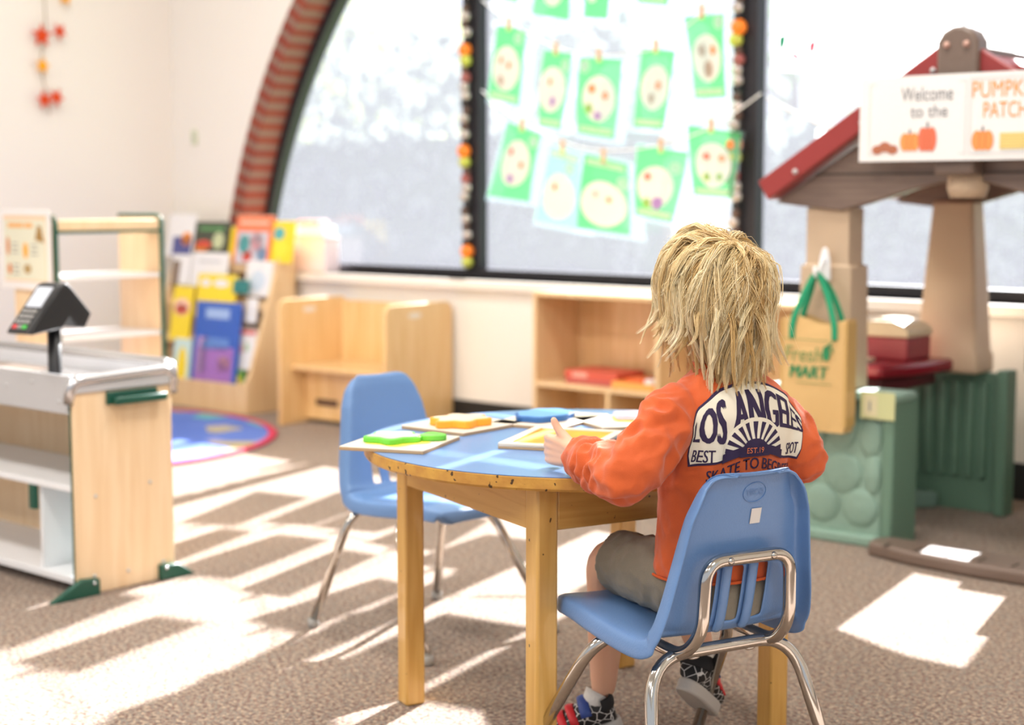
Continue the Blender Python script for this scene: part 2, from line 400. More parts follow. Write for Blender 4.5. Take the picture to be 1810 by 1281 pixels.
def hedge(a0, a1, b, h, label, seed):
    rnd = random.Random(seed); t = rthing('hedge', label, 'hedge', (a0+a1)/2, b, -.05); mb = MB(); L = (a1-a0)/2
    for i in range(5200):
        p = Vector((rnd.uniform(-L, L), rnd.uniform(-.4, .4), h*rnd.uniform(.02, 1)**.8)); p.z *= .86+.30*noise.noise(Vector((p.x*.8+seed, 0, 0)))+.14*noise.noise(Vector((p.x*3, seed, 0)))
        s = rnd.uniform(.08, .14); x = Vector((rnd.gauss(0, 1), rnd.gauss(0, .5), rnd.gauss(0, 1))).normalized(); y = x.cross(Vector((rnd.gauss(0, 1), rnd.gauss(0, 1), rnd.gauss(0, 1)))).normalized()
        mb.add([p-x*s, p-y*s*.6, p+x*s, p+y*s*.6], [(0, 1, 2, 3)])
    mb.obj('foliage', M_leafB, t)
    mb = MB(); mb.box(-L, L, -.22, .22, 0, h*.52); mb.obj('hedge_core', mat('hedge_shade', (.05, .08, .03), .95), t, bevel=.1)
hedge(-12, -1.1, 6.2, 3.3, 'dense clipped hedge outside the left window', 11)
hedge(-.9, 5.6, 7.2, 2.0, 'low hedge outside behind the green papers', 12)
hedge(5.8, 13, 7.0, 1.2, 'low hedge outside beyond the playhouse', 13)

# ================================================================== LEFT WALL: leaf garland, wall plate
M_leafred = translucent('orange_red_leaf', (.78, .10, .03), .3); M_leafyel = translucent('yellow_leaf', (.95, .48, .02), .3)
M_twine = mat('brown_twine', (.30, .22, .14), .9)
t = rthing('leaf_garland', 'orange and yellow leaf garland hanging on the left wall', 'garland', .02, -.83, 1.50)
mb = MB(); mb.tube(smooth_path([(.0, .04, .0), (.004, .02, .12), (0, .0, .26), (.005, .03, .45), (.0, .02, .75)], 6), .003, 6); mb.obj('twine', M_twine, t)
def leafmesh(cy, cz, s, rot, x=.02):
    pts = []
    for i in range(10):
        r = s*(1 if i % 2 == 0 else .45); a = rot+2*PI*i/10; pts.append((cy+r*math.cos(a), cz+r*math.sin(a)))
    m = MB(); m.prism(pts, x, x+.004, 'x'); return m
for cy, cz, s, rt, mm in ((-.005, .395, .062, .3, M_leafred), (.10, .425, .045, .9, M_leafred), (-.005, .245, .045, .1, M_leafyel), (.0, .075, .05, .5, M_leafred), (.07, .09, .05, 1.1, M_leafred), (.14, .60, .045, .2, M_leafyel)):
    leafmesh(cy, cz, s, rt).obj('leaf', mm, t)
p = wpt(345, 243, 0)
t = rthing('wall_plate', 'small pale green plate on the wall left of the brick arch', 'wall plate', p.x, 0, p.z)
mb = MB(); mb.box(-.022, .022, -.012, 0, -.04, .04); mb.obj('plate', mat('pale_green_plastic', (.62, .66, .50), .5), t, bevel=.004)
mb = MB(); mb.box(-.008, .008, -.018, -.01, -.012, .012); mb.obj('switch', mat('grey_green_switch', (.48, .52, .40), .5), t, bevel=.002)

# ================================================================== WINDOW DECORATION
# bead garlands on the two mullions
BC = {'brown': mat('brown_bead', (.10, .055, .04), .25), 'orange': mat('orange_bead', (.95, .22, .01), .3), 'lime': mat('lime_bead', (.52, .55, .08), .3),
      'silver': mat('silver_bead', (.55, .48, .44), .2, metal=.7), 'pink': mat('rosy_bead', (.33, .09, .08), .25), 'black': mat('black_bead', (.02, .018, .02), .25)}
def garland(a, label, z0, z1):
    t = rthing('bead_garland', label, 'garland', a, GB-.075, z0, group='bead garlands on the window mullions')
    z = 0; i = 0; seq = ['lime', 'orange', 'black', 'silver', 'brown', 'silver', 'brown', 'black', 'silver', 'silver', 'pink', 'brown']
    big = {'lime': .030, 'orange': .034, 'silver': .026, 'pink': .026, 'brown': .021, 'black': .019}
    rnd = random.Random(int(a*10)); proto = {}
    while z < z1-z0:
        k = seq[i % len(seq)]; r = big[k]; z += r*.80
        if k not in proto:
            m = MB(); m.ball((0, 0, 0), r, 12); o = m.obj('bead', BC[k], t, smooth=True); proto[k] = o
        else:
            o = proto[k].copy(); COL.objects.link(o); o.parent = t
        o.location = (rnd.uniform(-.009, .009), rnd.uniform(-.004, .004), z); z += r*.80; i += 1
    m = MB(); m.tube([(0, .01, 0), (0, .01, z1-z0)], .003, 6); m.obj('cord', M_twine, t)
garland(2.085, 'bead garland with orange and lime beads on the dark mullion left of the green papers', SILL+.05, 2.45)
garland(3.59, 'bead garland with orange and lime beads on the dark mullion right of the green papers', SILL+.05, 2.45)

PB = .08
M_green = translucent('green_card', (.10, .42, .155), .28)
M_green2 = translucent('faded_green_card', (.22, .58, .34), .32)
M_plate = translucent('cream_paper_plate', (.86, .80, .76), .12)
M_badge = translucent('pale_badge', (.62, .72, .66), .4); M_cap = translucent('caption_strip', (.74, .72, .62), .4)
M_sleeve = translucent('clear_plastic_sleeve', (.55, .80, .86), .35, .80)
M_pic = [translucent('picture_orange', (.90, .32, .10), .3), translucent('picture_red', (.80, .20, .13), .3), translucent('picture_green', (.40, .60, .18), .3), translucent('picture_purple', (.50, .30, .62), .3), translucent('picture_brown', (.55, .42, .33), .3)]
def quadpaper(q, label, i, cream=(.5, .48, .40, .36), badge=(.82, .14), cap='b', pics=(), gm=None, sleeve=.07):
    P = [wpt(x, y, PB-.004*(i % 3)) for x, y in q]; o = (P[0]+P[1])/2
    t = rthing('food_plate_poster', label, 'poster', o.x, PB-.004*(i % 3), o.z, group='green plate posters hanging in the window')
    L = [Vector((p.x-o.x, 0, p.z-o.z)) for p in P]
    def bl(u, v, off=0):
        p = (L[0]*(1-u)+L[1]*u)*(1-v)+(L[3]*(1-u)+L[2]*u)*v
        return Vector((p.x, -off-.012*math.sin(v*PI)*math.sin(u*PI+i), p.z))
    def patch(name, m, poly, off):     # fan from the centre so that it follows the curl
        c = (sum(p[0] for p in poly)/len(poly), sum(p[1] for p in poly)/len(poly)); vs = [bl(c[0], c[1], off)]; fs = []; K = len(poly)
        for s in (.5, 1):
            for p in poly: vs.append(bl(c[0]+(p[0]-c[0])*s, c[1]+(p[1]-c[1])*s, off))
        for j in range(K): fs += [(0, 1+j, 1+(j+1) % K), (1+j, 1+K+j, 1+K+(j+1) % K, 1+(j+1) % K)]
        MB().add(vs, fs).obj(name, m, t)
    nu, nv = 8, 10; vs = [bl(u/nu, v/nv) for v in range(nv+1) for u in range(nu+1)]
    fs = [(v*(nu+1)+u, v*(nu+1)+u+1, (v+1)*(nu+1)+u+1, (v+1)*(nu+1)+u) for v in range(nv) for u in range(nu)]
    MB().add(vs, fs).obj('card', gm or M_green, t)
    if cream:
        cx, cy, rx, ry = cream; patch('plate', M_plate, ellipse_poly(cx, cy, rx, ry, 24), .003)
    if badge: patch('badge', M_badge, ellipse_poly(badge[0], badge[1], .13, .09, 16), .003)
    if cap: 
        y0 = .89 if cap == 'b' else .05; patch('caption', M_cap, [(.08, y0), (.92, y0), (.92, y0+.07), (.5, y0+.07), (.08, y0+.07), (.08, y0+.03)], .003)
    for (u, v, s, c) in pics: patch('food_picture', M_pic[c], ellipse_poly(u, v, s, s*.75, 12), .006)
    if sleeve:
        W = (L[1]-L[0]).length; e = sleeve/W; vs = [bl(-.04, -.03, -.002), bl(1+e, -.03, -.002), bl(1+e, 1.06, -.002), bl(-.04, 1.06, -.002)]
        MB().add(vs, [(0, 1, 2, 3)]).obj('plastic_sleeve', M_sleeve, t)
    for u in (.5,):
        pg = rthing('clothespin', 'clothespin holding the '+label, 'clothespin', o.x+(L[0]+L[1]).x*.5, PB-.022, o.z+.012, group='wooden clothespins on the strings')
        MB().box(-.008, .008, -.008, .0, -.03, .03).obj('jaw', mat('pin_wood', (.70, .45, .25), .6), pg, bevel=.002)
        MB().box(-.009, .009, .001, .008, -.03, .03).obj('jaw', mat('pin_wood'), pg, bevel=.002)
        MB().tube([(-.010, .0, .0), (.010, .0, .0)], .005, 8).obj('spring', M_chrome, pg)
QP = [
 ([(879,44),(931,52),(917,187),(862,174)], 'narrow green poster at the left end of the middle row', (.5,.55,.43,.30), (.78,.13), 'b', ((.35,.45,.06,0),(.62,.5,.06,0),(.4,.72,.09,4))),
 ([(962,88),(1012,94),(991,229),(952,223)], 'narrow green poster second from the left in the middle row', (.45,.50,.46,.30), (.8,.17), 'b', ((.4,.4,.06,0),(.55,.65,.09,3))),
 ([(1025,100),(1100,105),(1085,246),(1020,235)], 'green poster with bright orange foods at the centre of the middle row', (.52,.52,.38,.30), (.14,.12), 'b', ((.35,.40,.075,0),(.66,.47,.07,0),(.3,.66,.09,2),(.52,.74,.08,3))),
 ([(1135,84),(1194,90),(1173,229),(1119,225)], 'green poster fourth from the left in the middle row', (.52,.48,.42,.29), None, 'b', ((.6,.45,.08,0),(.45,.62,.09,4))),
 ([(1209,30),(1280,23),(1284,172),(1228,174)], 'green poster hanging highest beside the right mullion', (.48,.52,.42,.29), (.86,.10), 'b', ((.35,.42,.1,4),(.68,.43,.08,0),(.5,.65,.14,4))),
 ([(896,214),(957,237),(936,357),(862,346)], 'green poster at the left end of the lowest row', (.50,.50,.40,.32), (.86,.14), None, ((.32,.36,.06,1),(.68,.5,.06,0),(.45,.72,.08,3))),
 ([(972,256),(1028,273),(1020,405),(946,390)], 'pale green poster with washed out plate in the lowest row', (.5,.62,.42,.30), (.72,.22), 't', ((.4,.5,.06,0),)),
 ([(1033,271),(1110,290),(1114,416),(1020,403)], 'green poster with big blank plate overlapping the pale one', (.50,.62,.45,.31), (.88,.30), 't', ((.36,.5,.05,4),(.62,.55,.05,0))),
 ([(1127,256),(1217,269),(1188,393),(1123,380)], 'green poster with purple food on its plate in the lowest row', (.45,.56,.38,.30), (.80,.25), 'b', ((.28,.42,.07,1),(.55,.78,.13,3),(.3,.8,.10,2))),
 ([(1215,220),(1310,235),(1293,350),(1226,345)], 'green poster at the right end of the lowest row', (.50,.54,.38,.33), None, 'b', ((.35,.42,.07,1),(.66,.42,.07,0),(.35,.72,.08,2),(.64,.70,.08,2))),
 ([(850,-110),(905,-105),(916,6),(880,-2)], 'green poster in the top row beside the left mullion', (.5,.5,.40,.30), None, 'b', ()),
 ([(950,-105),(1018,-98),(1006,36),(940,25)], 'green poster in the top row above the narrow one', (.52,.52,.36,.33), None, None, ((.5,.4,.08,0),)),
 ([(1032,-108),(1092,-102),(1074,34),(1031,31)], 'green poster in the top row above the bright orange foods', (.36,.5,.34,.30), None, None, ((.4,.5,.08,4),)),
 ([(1120,-120),(1186,-118),(1181,10),(1127,5)], 'green poster in the top row second from the right', (.5,.45,.38,.30), None, 'b', ()),
]
for i, (q, lb, cr, bd, cp, pc) in enumerate(QP): quadpaper(q, lb, i, cr, bd, cp, pc, M_green2 if i in (6,) else M_green, .015 if i in (4, 9) else .07)
M_string = mat('white_string', (.85, .85, .85), .8)
def string(pts, label, r=.0035, b=PB-.01):
    P = [wpt(x, y, b) for x, y in pts]; o = P[0]; t = rthing('string', label, 'string', o.x, b, o.z)
    MB().tube(smooth_path([(p.x-o.x, 0, p.z-o.z) for p in P], 6), r, 6).obj('cord', M_string, t, smooth=True)
string([(852, 0), (905, 42), (985, 84), (1062, 98), (1120, 92), (1165, 82), (1245, 24), (1330, -20)], 'upper white string holding the middle row of green posters')
string([(852, 160), (905, 205), (1000, 252), (1075, 266), (1172, 255), (1262, 222), (1345, 165)], 'lower white string holding the lowest row of green posters')
string([(852, -150), (880, -115), (985, -106), (1062, -104), (1150, -120), (1335, -200)], 'topmost white string holding the top row of green posters')
string([(1358, 175), (1420, 205), (1500, 240), (1600, 262), (1750, 262)], 'white string across the right window pane', .006)
# white drawings on the right pane
M_draw = translucent('white_drawing_paper', (.90, .91, .94), .6)
INKS = {'g': translucent('green_paint', (.0, .22, .09), .03), 'r': translucent('red_paint', (.62, .05, .09), .03), 'k': translucent('grey_pencil', (.38, .40, .48), .3), 'p': translucent('lilac_paint', (.70, .52, .85), .3), 'c': translucent('cyan_paint', (.55, .82, .92), .3), 'o': translucent('orange_paint', (.95, .55, .35), .3)}
def drawing(q, label, marks):
    P = [wpt(x, y, PB) for x, y in q]; o = (P[0]+P[1])/2; t = rthing('drawing_or_sun_sheet', label, 'drawing', o.x, PB, o.z, group='white drawings on the right window pane')
    MB().add([(p.x-o.x, 0, p.z-o.z) for p in P], [(0, 1, 2, 3)]).obj('sheet', M_draw, t)
    for poly, c in marks:
        pp = [wpt(x, y, PB-.003) for x, y in poly]; MB().add([(p.x-o.x, -.003, p.z-o.z) for p in pp], [tuple(range(len(pp)))]).obj('paint_mark', INKS[c], t)
drawing([(1366, -60), (1478, -52), (1476, 130), (1366, 124)], 'white drawing with a green and a red shape beside the right mullion',
        [([(1377, 64), (1391, 61), (1388, 78), (1380, 96), (1376, 80)], 'g'), ([(1396, 92), (1408, 94), (1416, 104), (1412, 109), (1400, 102)], 'r'), ([(1414, 104), (1428, 92), (1432, 96), (1418, 108)], 'r'), ([(1430, 76), (1444, 68), (1440, 92), (1429, 94)], 'r')])
drawing([(1486, -50), (1585, -45), (1582, 186), (1484, 182)], 'white drawing with a small grey mark left of the playhouse roof',
        [([(1498, 58), (1509, 55), (1508, 74), (1497, 73)], 'k'), ([(1508, 148), (1520, 152), (1528, 161), (1514, 158)], 'c'), ([(1493, 132), (1500, 134), (1498, 140)], 'p')])
drawing([(1592, -45), (1700, -40), (1696, 180), (1588, 176)], 'white drawing with a lilac mark above the playhouse roof',
        [([(1605, 70), (1612, 74), (1612, 92), (1604, 90)], 'p'), ([(1630, 62), (1636, 66), (1634, 72)], 'r'), ([(1664, 80), (1672, 90), (1670, 98)], 'o')])
drawing([(1712, -45), (1830, -40), (1826, 150), (1708, 146)], 'white drawing behind the brown roof bracket', [([(1735, 20), (1741, 24), (1738, 32)], 'p')])
drawing([(1444, 228), (1494, 236), (1490, 292), (1440, 284)], 'small blank white sheet left of the playhouse fascia', [])
# added blank sheets, out of view, that keep direct sun off the tabletop
k0 = rthing('drawing_or_sun_sheet', 'added unseen white sheet high on the right window pane, shading the table', 'drawing', 3.70, PB, 2.06, group='added sun blocking sheets on the right window pane')
ds0 = MB().box(0, .335, -.001, 0, 0, .28).obj('sheet', M_draw, k0)
for r_ in range(4):
    for c in range(4):
        a = 3.70+c*.350
        if (r_ == 0 and c == 0) or 2.06+r_*.29+.28 > zarc(a)-.06: continue
        k1 = k0.copy(); COL.objects.link(k1); k1.location = RW(a, PB+.004*((r_+c) % 2), 2.06+r_*.29)
        c1 = ds0.copy(); COL.objects.link(c1); c1.parent = k1
# pink box and papers on the sill
p = wpt(590, 455, .09)
t = rthing('storage_box', 'pale pink box standing on the sill left of the first mullion', 'box', 1.02, .06, SILL)
M_pinkbox = mat('pale_pink_card', (.90, .74, .74), .6)
MB().box(-.19, .19, -.05, .05, 0, .17).obj('box_body', M_pinkbox, t, bevel=.004)
MB().box(-.195, .195, -.055, .055, .17, .18).obj('lid', mat('pink_lid', (.88, .70, .70), .6), t, bevel=.003)
t = rthing('paper_stack', 'pale blue and red folded cloth stack on the pink box', 'stack', 1.04, .085, SILL+.18)
MB().box(-.11, .13, -.045, .045, 0, .055).obj('blue_layer', mat('pale_blue_cloth', (.68, .80, .92), .8), t, bevel=.01)
MB().box(-.08, .08, -.04, .04, .055, .085).obj('red_layer', mat('faded_red_cloth', (.88, .50, .50), .8), t, bevel=.01)

# ================================================================== BOOKSHELF
t = rthing('book_display', 'birch sloping book display beside the brick arch', 'bookshelf', .20, -.055)
SW, SD, SH = .86, .335, .905     # width, depth, height
def sidepoly(): return [(-SD, 0), (0, 0), (0, SH), (-.03, SH+.012), (-.06, SH), (-SD+.03, .20), (-SD, .16)]
for x in (0, SW-.022): MB().prism(sidepoly(), x, x+.022, 'x').obj('side_panel', M_birch, t, bevel=.004)
MB().box(.022, SW-.022, -SD+.004, -SD+.024, 0, .145).obj('front_board', M_birch, t, bevel=.003)
MB().box(.022, SW-.022, -.02, -.003, .0, SH-.02).obj('back_board', M_birch, t)
steps = [(.15, -.27), (.33, -.205), (.52, -.15), (.71, -.095)]
for z, y in steps:
    MB().box(.022, SW-.022, y, -.02, z-.014, z).obj('shelf', M_birch, t, bevel=.002)
    if z > .2: MB().box(.022, SW-.022, y-.014, y, z-.014, z+.035).obj('ledge', M_birch, t, bevel=.002)
BOOKN = 0
def book(px0, py0, px1, py1, b, lean, cov, label, deco=(), th=.012):
    """book whose face was measured at px box; stands at depth b of the room"""
    A = wpt(px0, py1, b); B = wpt(px1, py0, b); W = abs(B.x-A.x); Hh = B.z-A.z
    o = rthing('picture_book', label, 'book', (A.x+B.x)/2, b, A.z, group='picture books on the book display')
    Mx = Matrix.Rotation(-lean, 4, 'X')
    MB().box(-W/2, W/2, 0, th, 0, Hh, Mx).obj('cover', cov, o, bevel=.002)
    MB().box(-W/2+.004, W/2-.001, .002, th-.002, .003, Hh+.0015, Mx).obj('pages', M_paper, o)
    for (u, v, ru, rv, m, kind) in deco:
        m_ = MB(); cx = (u-.5)*W; cz = v*Hh
        if kind == 'e': m_.prism(ellipse_poly(cx, cz, ru*W, rv*Hh, 16), -.0015, .001, 'y', Mx)
        else: m_.box(cx-ru*W, cx+ru*W, -.0015, .001, cz-rv*Hh, cz+rv*Hh, Mx)
        m_.obj('cover_picture', m, o)
c_ = lambda n, c: mat('book_'+n, c, .4)
WHT, NVY, ORG, GRN, RED, TEA, YEL, BLU, PUR, PNK, LBL, DGR = (c_('white', (.85,.84,.84)), c_('navy', (.08,.09,.28)), c_('orange', (.90,.30,.05)), c_('green', (.10,.30,.10)), c_('red', (.72,.08,.05)), c_('teal', (.10,.45,.45)), c_('yellow', (.93,.70,.03)), c_('blue', (.035,.12,.50)), c_('purple', (.36,.16,.50)), c_('pink', (.85,.45,.50)), c_('light_blue', (.30,.50,.75)), c_('dark', (.06,.07,.045)))
T1, T2, T3, T4 = -.165, -.215, -.275, -.345
book(292,378,336,452, T1, .18, WHT, 'white picture book with blue and orange cover art, top row far left', ((.6,.25,.36,.22,NVY,'b'),(.75,.42,.2,.16,ORG,'e')))
book(340,391,399,448, T1, .18, DGR, 'dark green picture book with fruit on the cover, top row', ((.3,.28,.22,.14,RED,'e'),(.72,.42,.16,.26,c_('pale_green',(.55,.6,.35)),'e'),(.5,.78,.36,.06,GRN,'b'),(.25,.18,.2,.1,ORG,'e')))
book(400,400,412,470, T1+.004, .18, YEL, 'thin strip of a yellow book behind the orange one, top row')
book(410,380,472,464, T1-.012, .18, c_('coral', (.90,.22,.09)), 'orange red picture book with teal and pink art, top row', ((.5,.33,.42,.33,c_('lilac_grey',(.62,.60,.66)),'b'),(.28,.4,.16,.2,TEA,'e'),(.62,.45,.18,.2,PNK,'e'),(.4,.16,.14,.13,RED,'e'),(.8,.2,.14,.16,LBL,'e'),(.5,.85,.4,.03,c_('peach',(.95,.6,.45)),'b')))
book(474,390,512,464, T1, .18, YEL, 'yellow picture book at the right end of the top row', ((.35,.7,.25,.15,TEA,'e'),(.5,.35,.3,.2,c_('gold',(.85,.78,.05)),'e')))
book(300,450,331,502, T2, .18, WHT, 'white book with a dark photograph, second row far left', ((.25,.4,.2,.4,c_('sepia',(.22,.15,.10)),'b'),))
book(335,447,396,505, T2, .18, WHT, 'plain white book with faint title in the second row', ((.5,.75,.32,.05,c_('pale_grey',(.65,.65,.66)),'b'),))
book(430,462,474,522, T2, .18, WHT, 'white book with a pale blue drawing in the second row', ((.5,.45,.3,.3,c_('ice',(.62,.72,.82)),'e'),))
book(343,486,409,560, T3, .16, YEL, 'bright yellow book standing behind the blue one', ((.22,.8,.13,.09,WHT,'e'),(.62,.8,.2,.09,WHT,'e')))
book(410,495,436,518, T3+.02, .16, c_('dark_teal', (.02,.20,.19)), 'small dark teal book right of the yellow one')
book(298,506,330,600, T3-.02, .16, YEL, 'yellow book with a red rainbow arc at the left end', ((.5,.62,.42,.16,c_('peach',(.95,.6,.45)),'e'),(.5,.58,.32,.1,RED,'e')))
book(432,528,450,570, T3+.02, .16, WHT, 'narrow white card leaning in the third row', ())
book(335,536,411,676, T4, .14, BLU, 'tall blue and purple picture book in the front row', ((.5,.24,.42,.22,PUR,'b'),(.5,.86,.26,.06,c_('sky',(.35,.5,.8)),'b'),(.22,.35,.1,.22,c_('mauve',(.55,.35,.65)),'b'),(.72,.26,.14,.10,PNK,'e'),(.5,.5,.3,.07,c_('mid_blue',(.12,.25,.62)),'b')))
book(405,583,446,650, T4+.05, .14, WHT, 'white book with a red top band in the front row', ((.5,.92,.48,.05,RED,'b'),(.4,.5,.14,.12,PNK,'e'),(.65,.55,.12,.12,c_('sage',(.5,.62,.45)),'e')))
book(300,600,328,690, T4, .14, c_('pale_teal', (.60,.78,.74)), 'pale teal and yellow book at the front left end', ((.55,.45,.28,.4,YEL,'e'),))
book(386,655,428,684, T4+.02, .14, c_('leaf_green', (.12,.32,.06)), 'small green and orange book low beside the blue one', ((.4,.3,.2,.3,ORG,'e'),(.75,.5,.12,.25,YEL,'e')))

# ================================================================== BENCH (cube chair)
M_bench = wood('bench_maple', (.72, .46, .20), (.82, .58, .30), .3, coat=.4)
t = thing('cube_chair', 'wooden cube chair with high side panels against the wall', 'bench', RW(1.445, -.515), -ROT+R(3))
BW, BD, BH = .70, .465, .60
def bside():
    r = .05; pts = [(0, 0), (BD, 0), (BD, BH-r)]
    pts += [(BD-r+r*math.cos(a), BH-r+r*math.sin(a)) for a in (R(22), R(45), R(68), R(90))]
    pts += [(r+r*math.cos(a), BH-r+r*math.sin(a)) for a in (R(90), R(112), R(135), R(158), R(180))]; return pts
for x in (0, BW-.024):
    sp = MB().prism(bside(), x, x+.024, 'x').obj('side_panel', M_bench, t, bevel=.005)
    MB().prism(ellipse_poly(BD*.42, BH-.055, .045, .013), x-.0008, x+.0248, 'x').obj('hand_slot', mat('slot_pale', (.80, .74, .66), .6), sp)  # slot opening drawn as a pale ellipse on the panel
MB().box(.024, BW-.024, BD-.05, BD-.028, .05, BH-.02).obj('backrest', M_bench, t, bevel=.003)
MB().box(.024, BW-.024, .07, BD-.05, .262, .285).obj('seat', M_bench, t, bevel=.004)
MB().box(.024, BW-.024, .16, .18, .02, .262).obj('front_panel', M_bench, t, bevel=.003)
MB().box(.10, .24, .155, .161, .09, .12).obj('hand_slot', mat('slot_dark', (.10, .05, .03), .7), t)

# ================================================================== LOW STORAGE SHELF
t = rthing('storage_shelf', 'low birch storage shelf under the window behind the child', 'shelf', 2.86, -.31)
LW, LD, LH = 1.33, .295, .685
MB().box(0, .02, 0, LD, 0, LH-.02).obj('side_panel', M_birch, t, bevel=.003)
MB().box(LW-.02, LW, 0, LD, 0, LH-.02).obj('side_panel', M_birch, t, bevel=.003)
MB().box(0, LW, -.002, LD, LH-.02, LH).obj('top', M_birch, t, bevel=.004)
MB().box(.02, LW-.02, LD-.012, LD-.002, .05, LH-.02).obj('back_panel', M_shelfback, t)
MB().box(.02, .64, 0, LD-.012, .283, .303).obj('shelf', M_birch, t, bevel=.002)
MB().box(.66, LW-.02, 0, LD-.012, .283, .303).obj('shelf', M_birch, t, bevel=.002)
MB().box(.64, .66, 0, LD-.012, .07, LH-.02).obj('divider', M_birch, t, bevel=.002)
MB().box(.392, .412, 0, LD-.012, .07, .283).obj('divider', M_birch, t, bevel=.002)
MB().box(.02, LW-.02, 0, LD-.012, .05, .07).obj('bottom_panel', M_birch, t, bevel=.002)
MB().box(.02, LW-.02, .02, .04, 0, .05).obj('plinth', M_birch, t)
t = rthing('game_box', 'flat red game box on the middle shelf of the storage unit', 'box', 2.86+.14, -.31+.05, .303)
MB().box(0, .27, 0, .19, 0, .045).obj('tray', mat('dusty_red_card', (.50, .10, .09), .5), t, bevel=.003)
MB().box(-.003, .273, -.003, .193, .022, .056).obj('lid', mat('red_card', (.62, .10, .06), .5), t, bevel=.003)
MB().box(.04, .12, -.0045, -.003, .026, .05).obj('label_patch', mat('pinkish_card', (.75, .35, .28), .5), t)
t = rthing('craft_tray', 'orange open tray on the shelf beside the red game box', 'tray', 2.86+.415, -.31+.008, .303)
M_otray = mat('orange_tray_plastic', (.95, .42, .10), .4)
mb = MB(); mb.box(0, .215, 0, .22, 0, .006); mb.box(0, .215, 0, .006, 0, .03); mb.box(0, .215, .214, .22, 0, .03); mb.box(0, .006, 0, .22, 0, .03); mb.box(.209, .215, 0, .22, 0, .03)
mb.obj('tray', M_otray, t, bevel=.002)
t = rthing('tape_roll', 'small white roll lying in the orange tray', 'roll', 2.86+.56, -.31+.09, .309)
MB().lathe([(.028, 0), (.03, .004), (.03, .03), (.028, .034), (.014, .034), (.013, .03)], 20).obj('roll', M_white, t, smooth=True)
t = rthing('craft_block', 'red orange block lying in the orange tray', 'block', 2.86+.475, -.31+.13, .309)
MB().box(-.04, .04, -.05, .05, 0, .032).obj('block', mat('red_orange', (.80, .16, .04), .5), t, bevel=.005)

# ================================================================== ROUND RUG
def rugmat():
    m = mat('patterned_rug', (.1, .15, .5), .95); nt = m.node_tree; b = nt.nodes['Principled BSDF']; tc = nt.nodes['Texture Coordinate']
    v = nt.nodes.new('ShaderNodeTexVoronoi'); v.inputs['Scale'].default_value = 6.5; nt.links.new(tc.outputs['Object'], v.inputs['Vector'])
    r = nt.nodes.new('ShaderNodeValToRGB'); r.color_ramp.interpolation = 'CONSTANT'; e = r.color_ramp.elements
    e[0].color = (.085, .16, .52, 1); e[1].position = .45; e[1].color = (.28, .30, .60, 1)
    for p, c in ((.62, (.42, .36, .22, 1)), (.72, (.10, .18, .55, 1)), (.85, (.52, .16, .22, 1)), (.92, (.12, .40, .42, 1))): q = e.new(p); q.color = c
    s = nt.nodes.new('ShaderNodeSeparateColor'); nt.links.new(v.outputs['Color'], s.inputs[0]); nt.links.new(s.outputs[0], r.inputs[0])
    nt.links.new(r.outputs[0], b.inputs['Base Color']); return m
rc = RW(1.02, -1.48)
t = thing('round_rug', 'round blue rug with red border in front of the book display', 'rug', rc)
MB().lathe([(1.00, 0), (1.005, .006), (1.0, .01), (.955, .011)], 72).obj('pile', rugmat(), t, smooth=True)
mb = MB(); mb.tube([(.985*math.cos(2*PI*i/72), .985*math.sin(2*PI*i/72), .009) for i in range(72)], (.022), 8, closed=True)
o = mb.obj('border', mat('red_rug_border', (.55, .03, .08), .95), t, smooth=True); o.scale = (1, 1, .35); o.location.z = .005

# ================================================================== CHECKOUT STAND
t = rthing('checkout_stand', 'toy checkout stand with silver top and wooden end panel', 'play furniture', 3.535, -3.015)
CD, CHh, CL = .32, .60, 1.30    # depth, height, length towards -a
MB().box(-.018, 0, 0, CD, .0, CHh-.02).obj('end_panel', M_maple, t, bevel=.003)
MB().box(-CL, -CL+.018, 0, CD, .0, CHh-.02).obj('end_panel', M_maple, t, bevel=.003)
MB().box(-CL, -.018, 0, .012, .497, CHh+.004).obj('front_apron', M_silver, t, bevel=.003)
MB().box(-CL, -.018, .006, CD-.01, .555, .570).obj('counter_top', mat('grey_counter', (.55, .53, .52), .18, metal=.3), t)
MB().box(-.42, -.06, .05, CD-.05, .570, .577).obj('scale_plate', M_alu, t, bevel=.002)
MB().box(-1.1, -.46, .05, CD-.07, .570, .574).obj('conveyor_belt', mat('brown_belt', (.20, .15, .12), .35), t)
MB().tube(round_path([(-.018, -.004, .53), (-.002, -.004, CHh-.01), (-.002, CD, CHh), (-.01, CD+.01, .53)], .03), .016, 10).obj('end_rim', M_alu, t, smooth=True)
MB().box(-.012, .006, -.002, CD, .555, .60).obj('rim_band', M_silver, t, bevel=.006)
MB().tube(round_path([(-CL, CD+.004, CHh+.012), (-.004, CD+.004, CHh+.012), (-.004, CD+.006, .555)], .025), (.018), 10).obj('back_rim', M_alu, t, smooth=True)
MB().box(-CL, -.018, CD-.012, CD, .555, CHh+.02).obj('back_lip', M_silver, t, bevel=.004)
MB().box(-CL, -.064, CD-.022, CD-.010, .30, .555).obj('back_panel', M_maple, t)
MB().box(-CL, -.20, CD-.022, CD-.010, .04, .30).obj('lower_back_panel', M_maple, t)
MB().box(-.064, -.058, CD-.026, CD-.006, .30, .555).obj('panel_edging', M_dgreen, t)
MB().box(-.0205, -.018, -.003, CD+.003, .0, .575).obj('panel_edging', M_dgreen, t)
MB().box(-CL, -.018, 0, CD-.022, .285, .303).obj('shelf', M_white, t, bevel=.002)
MB().box(-CL, -.018, 0, CD-.022, .030, .050).obj('shelf', M_white, t, bevel=.002)
MB().box(-.205, -.19, .015, CD-.022, .05, .285).obj('divider', M_white, t, bevel=.002)
MB().box(-.235, -.206, .0, .014, .215, .285).obj('bracket', M_dgreen, t, bevel=.002)
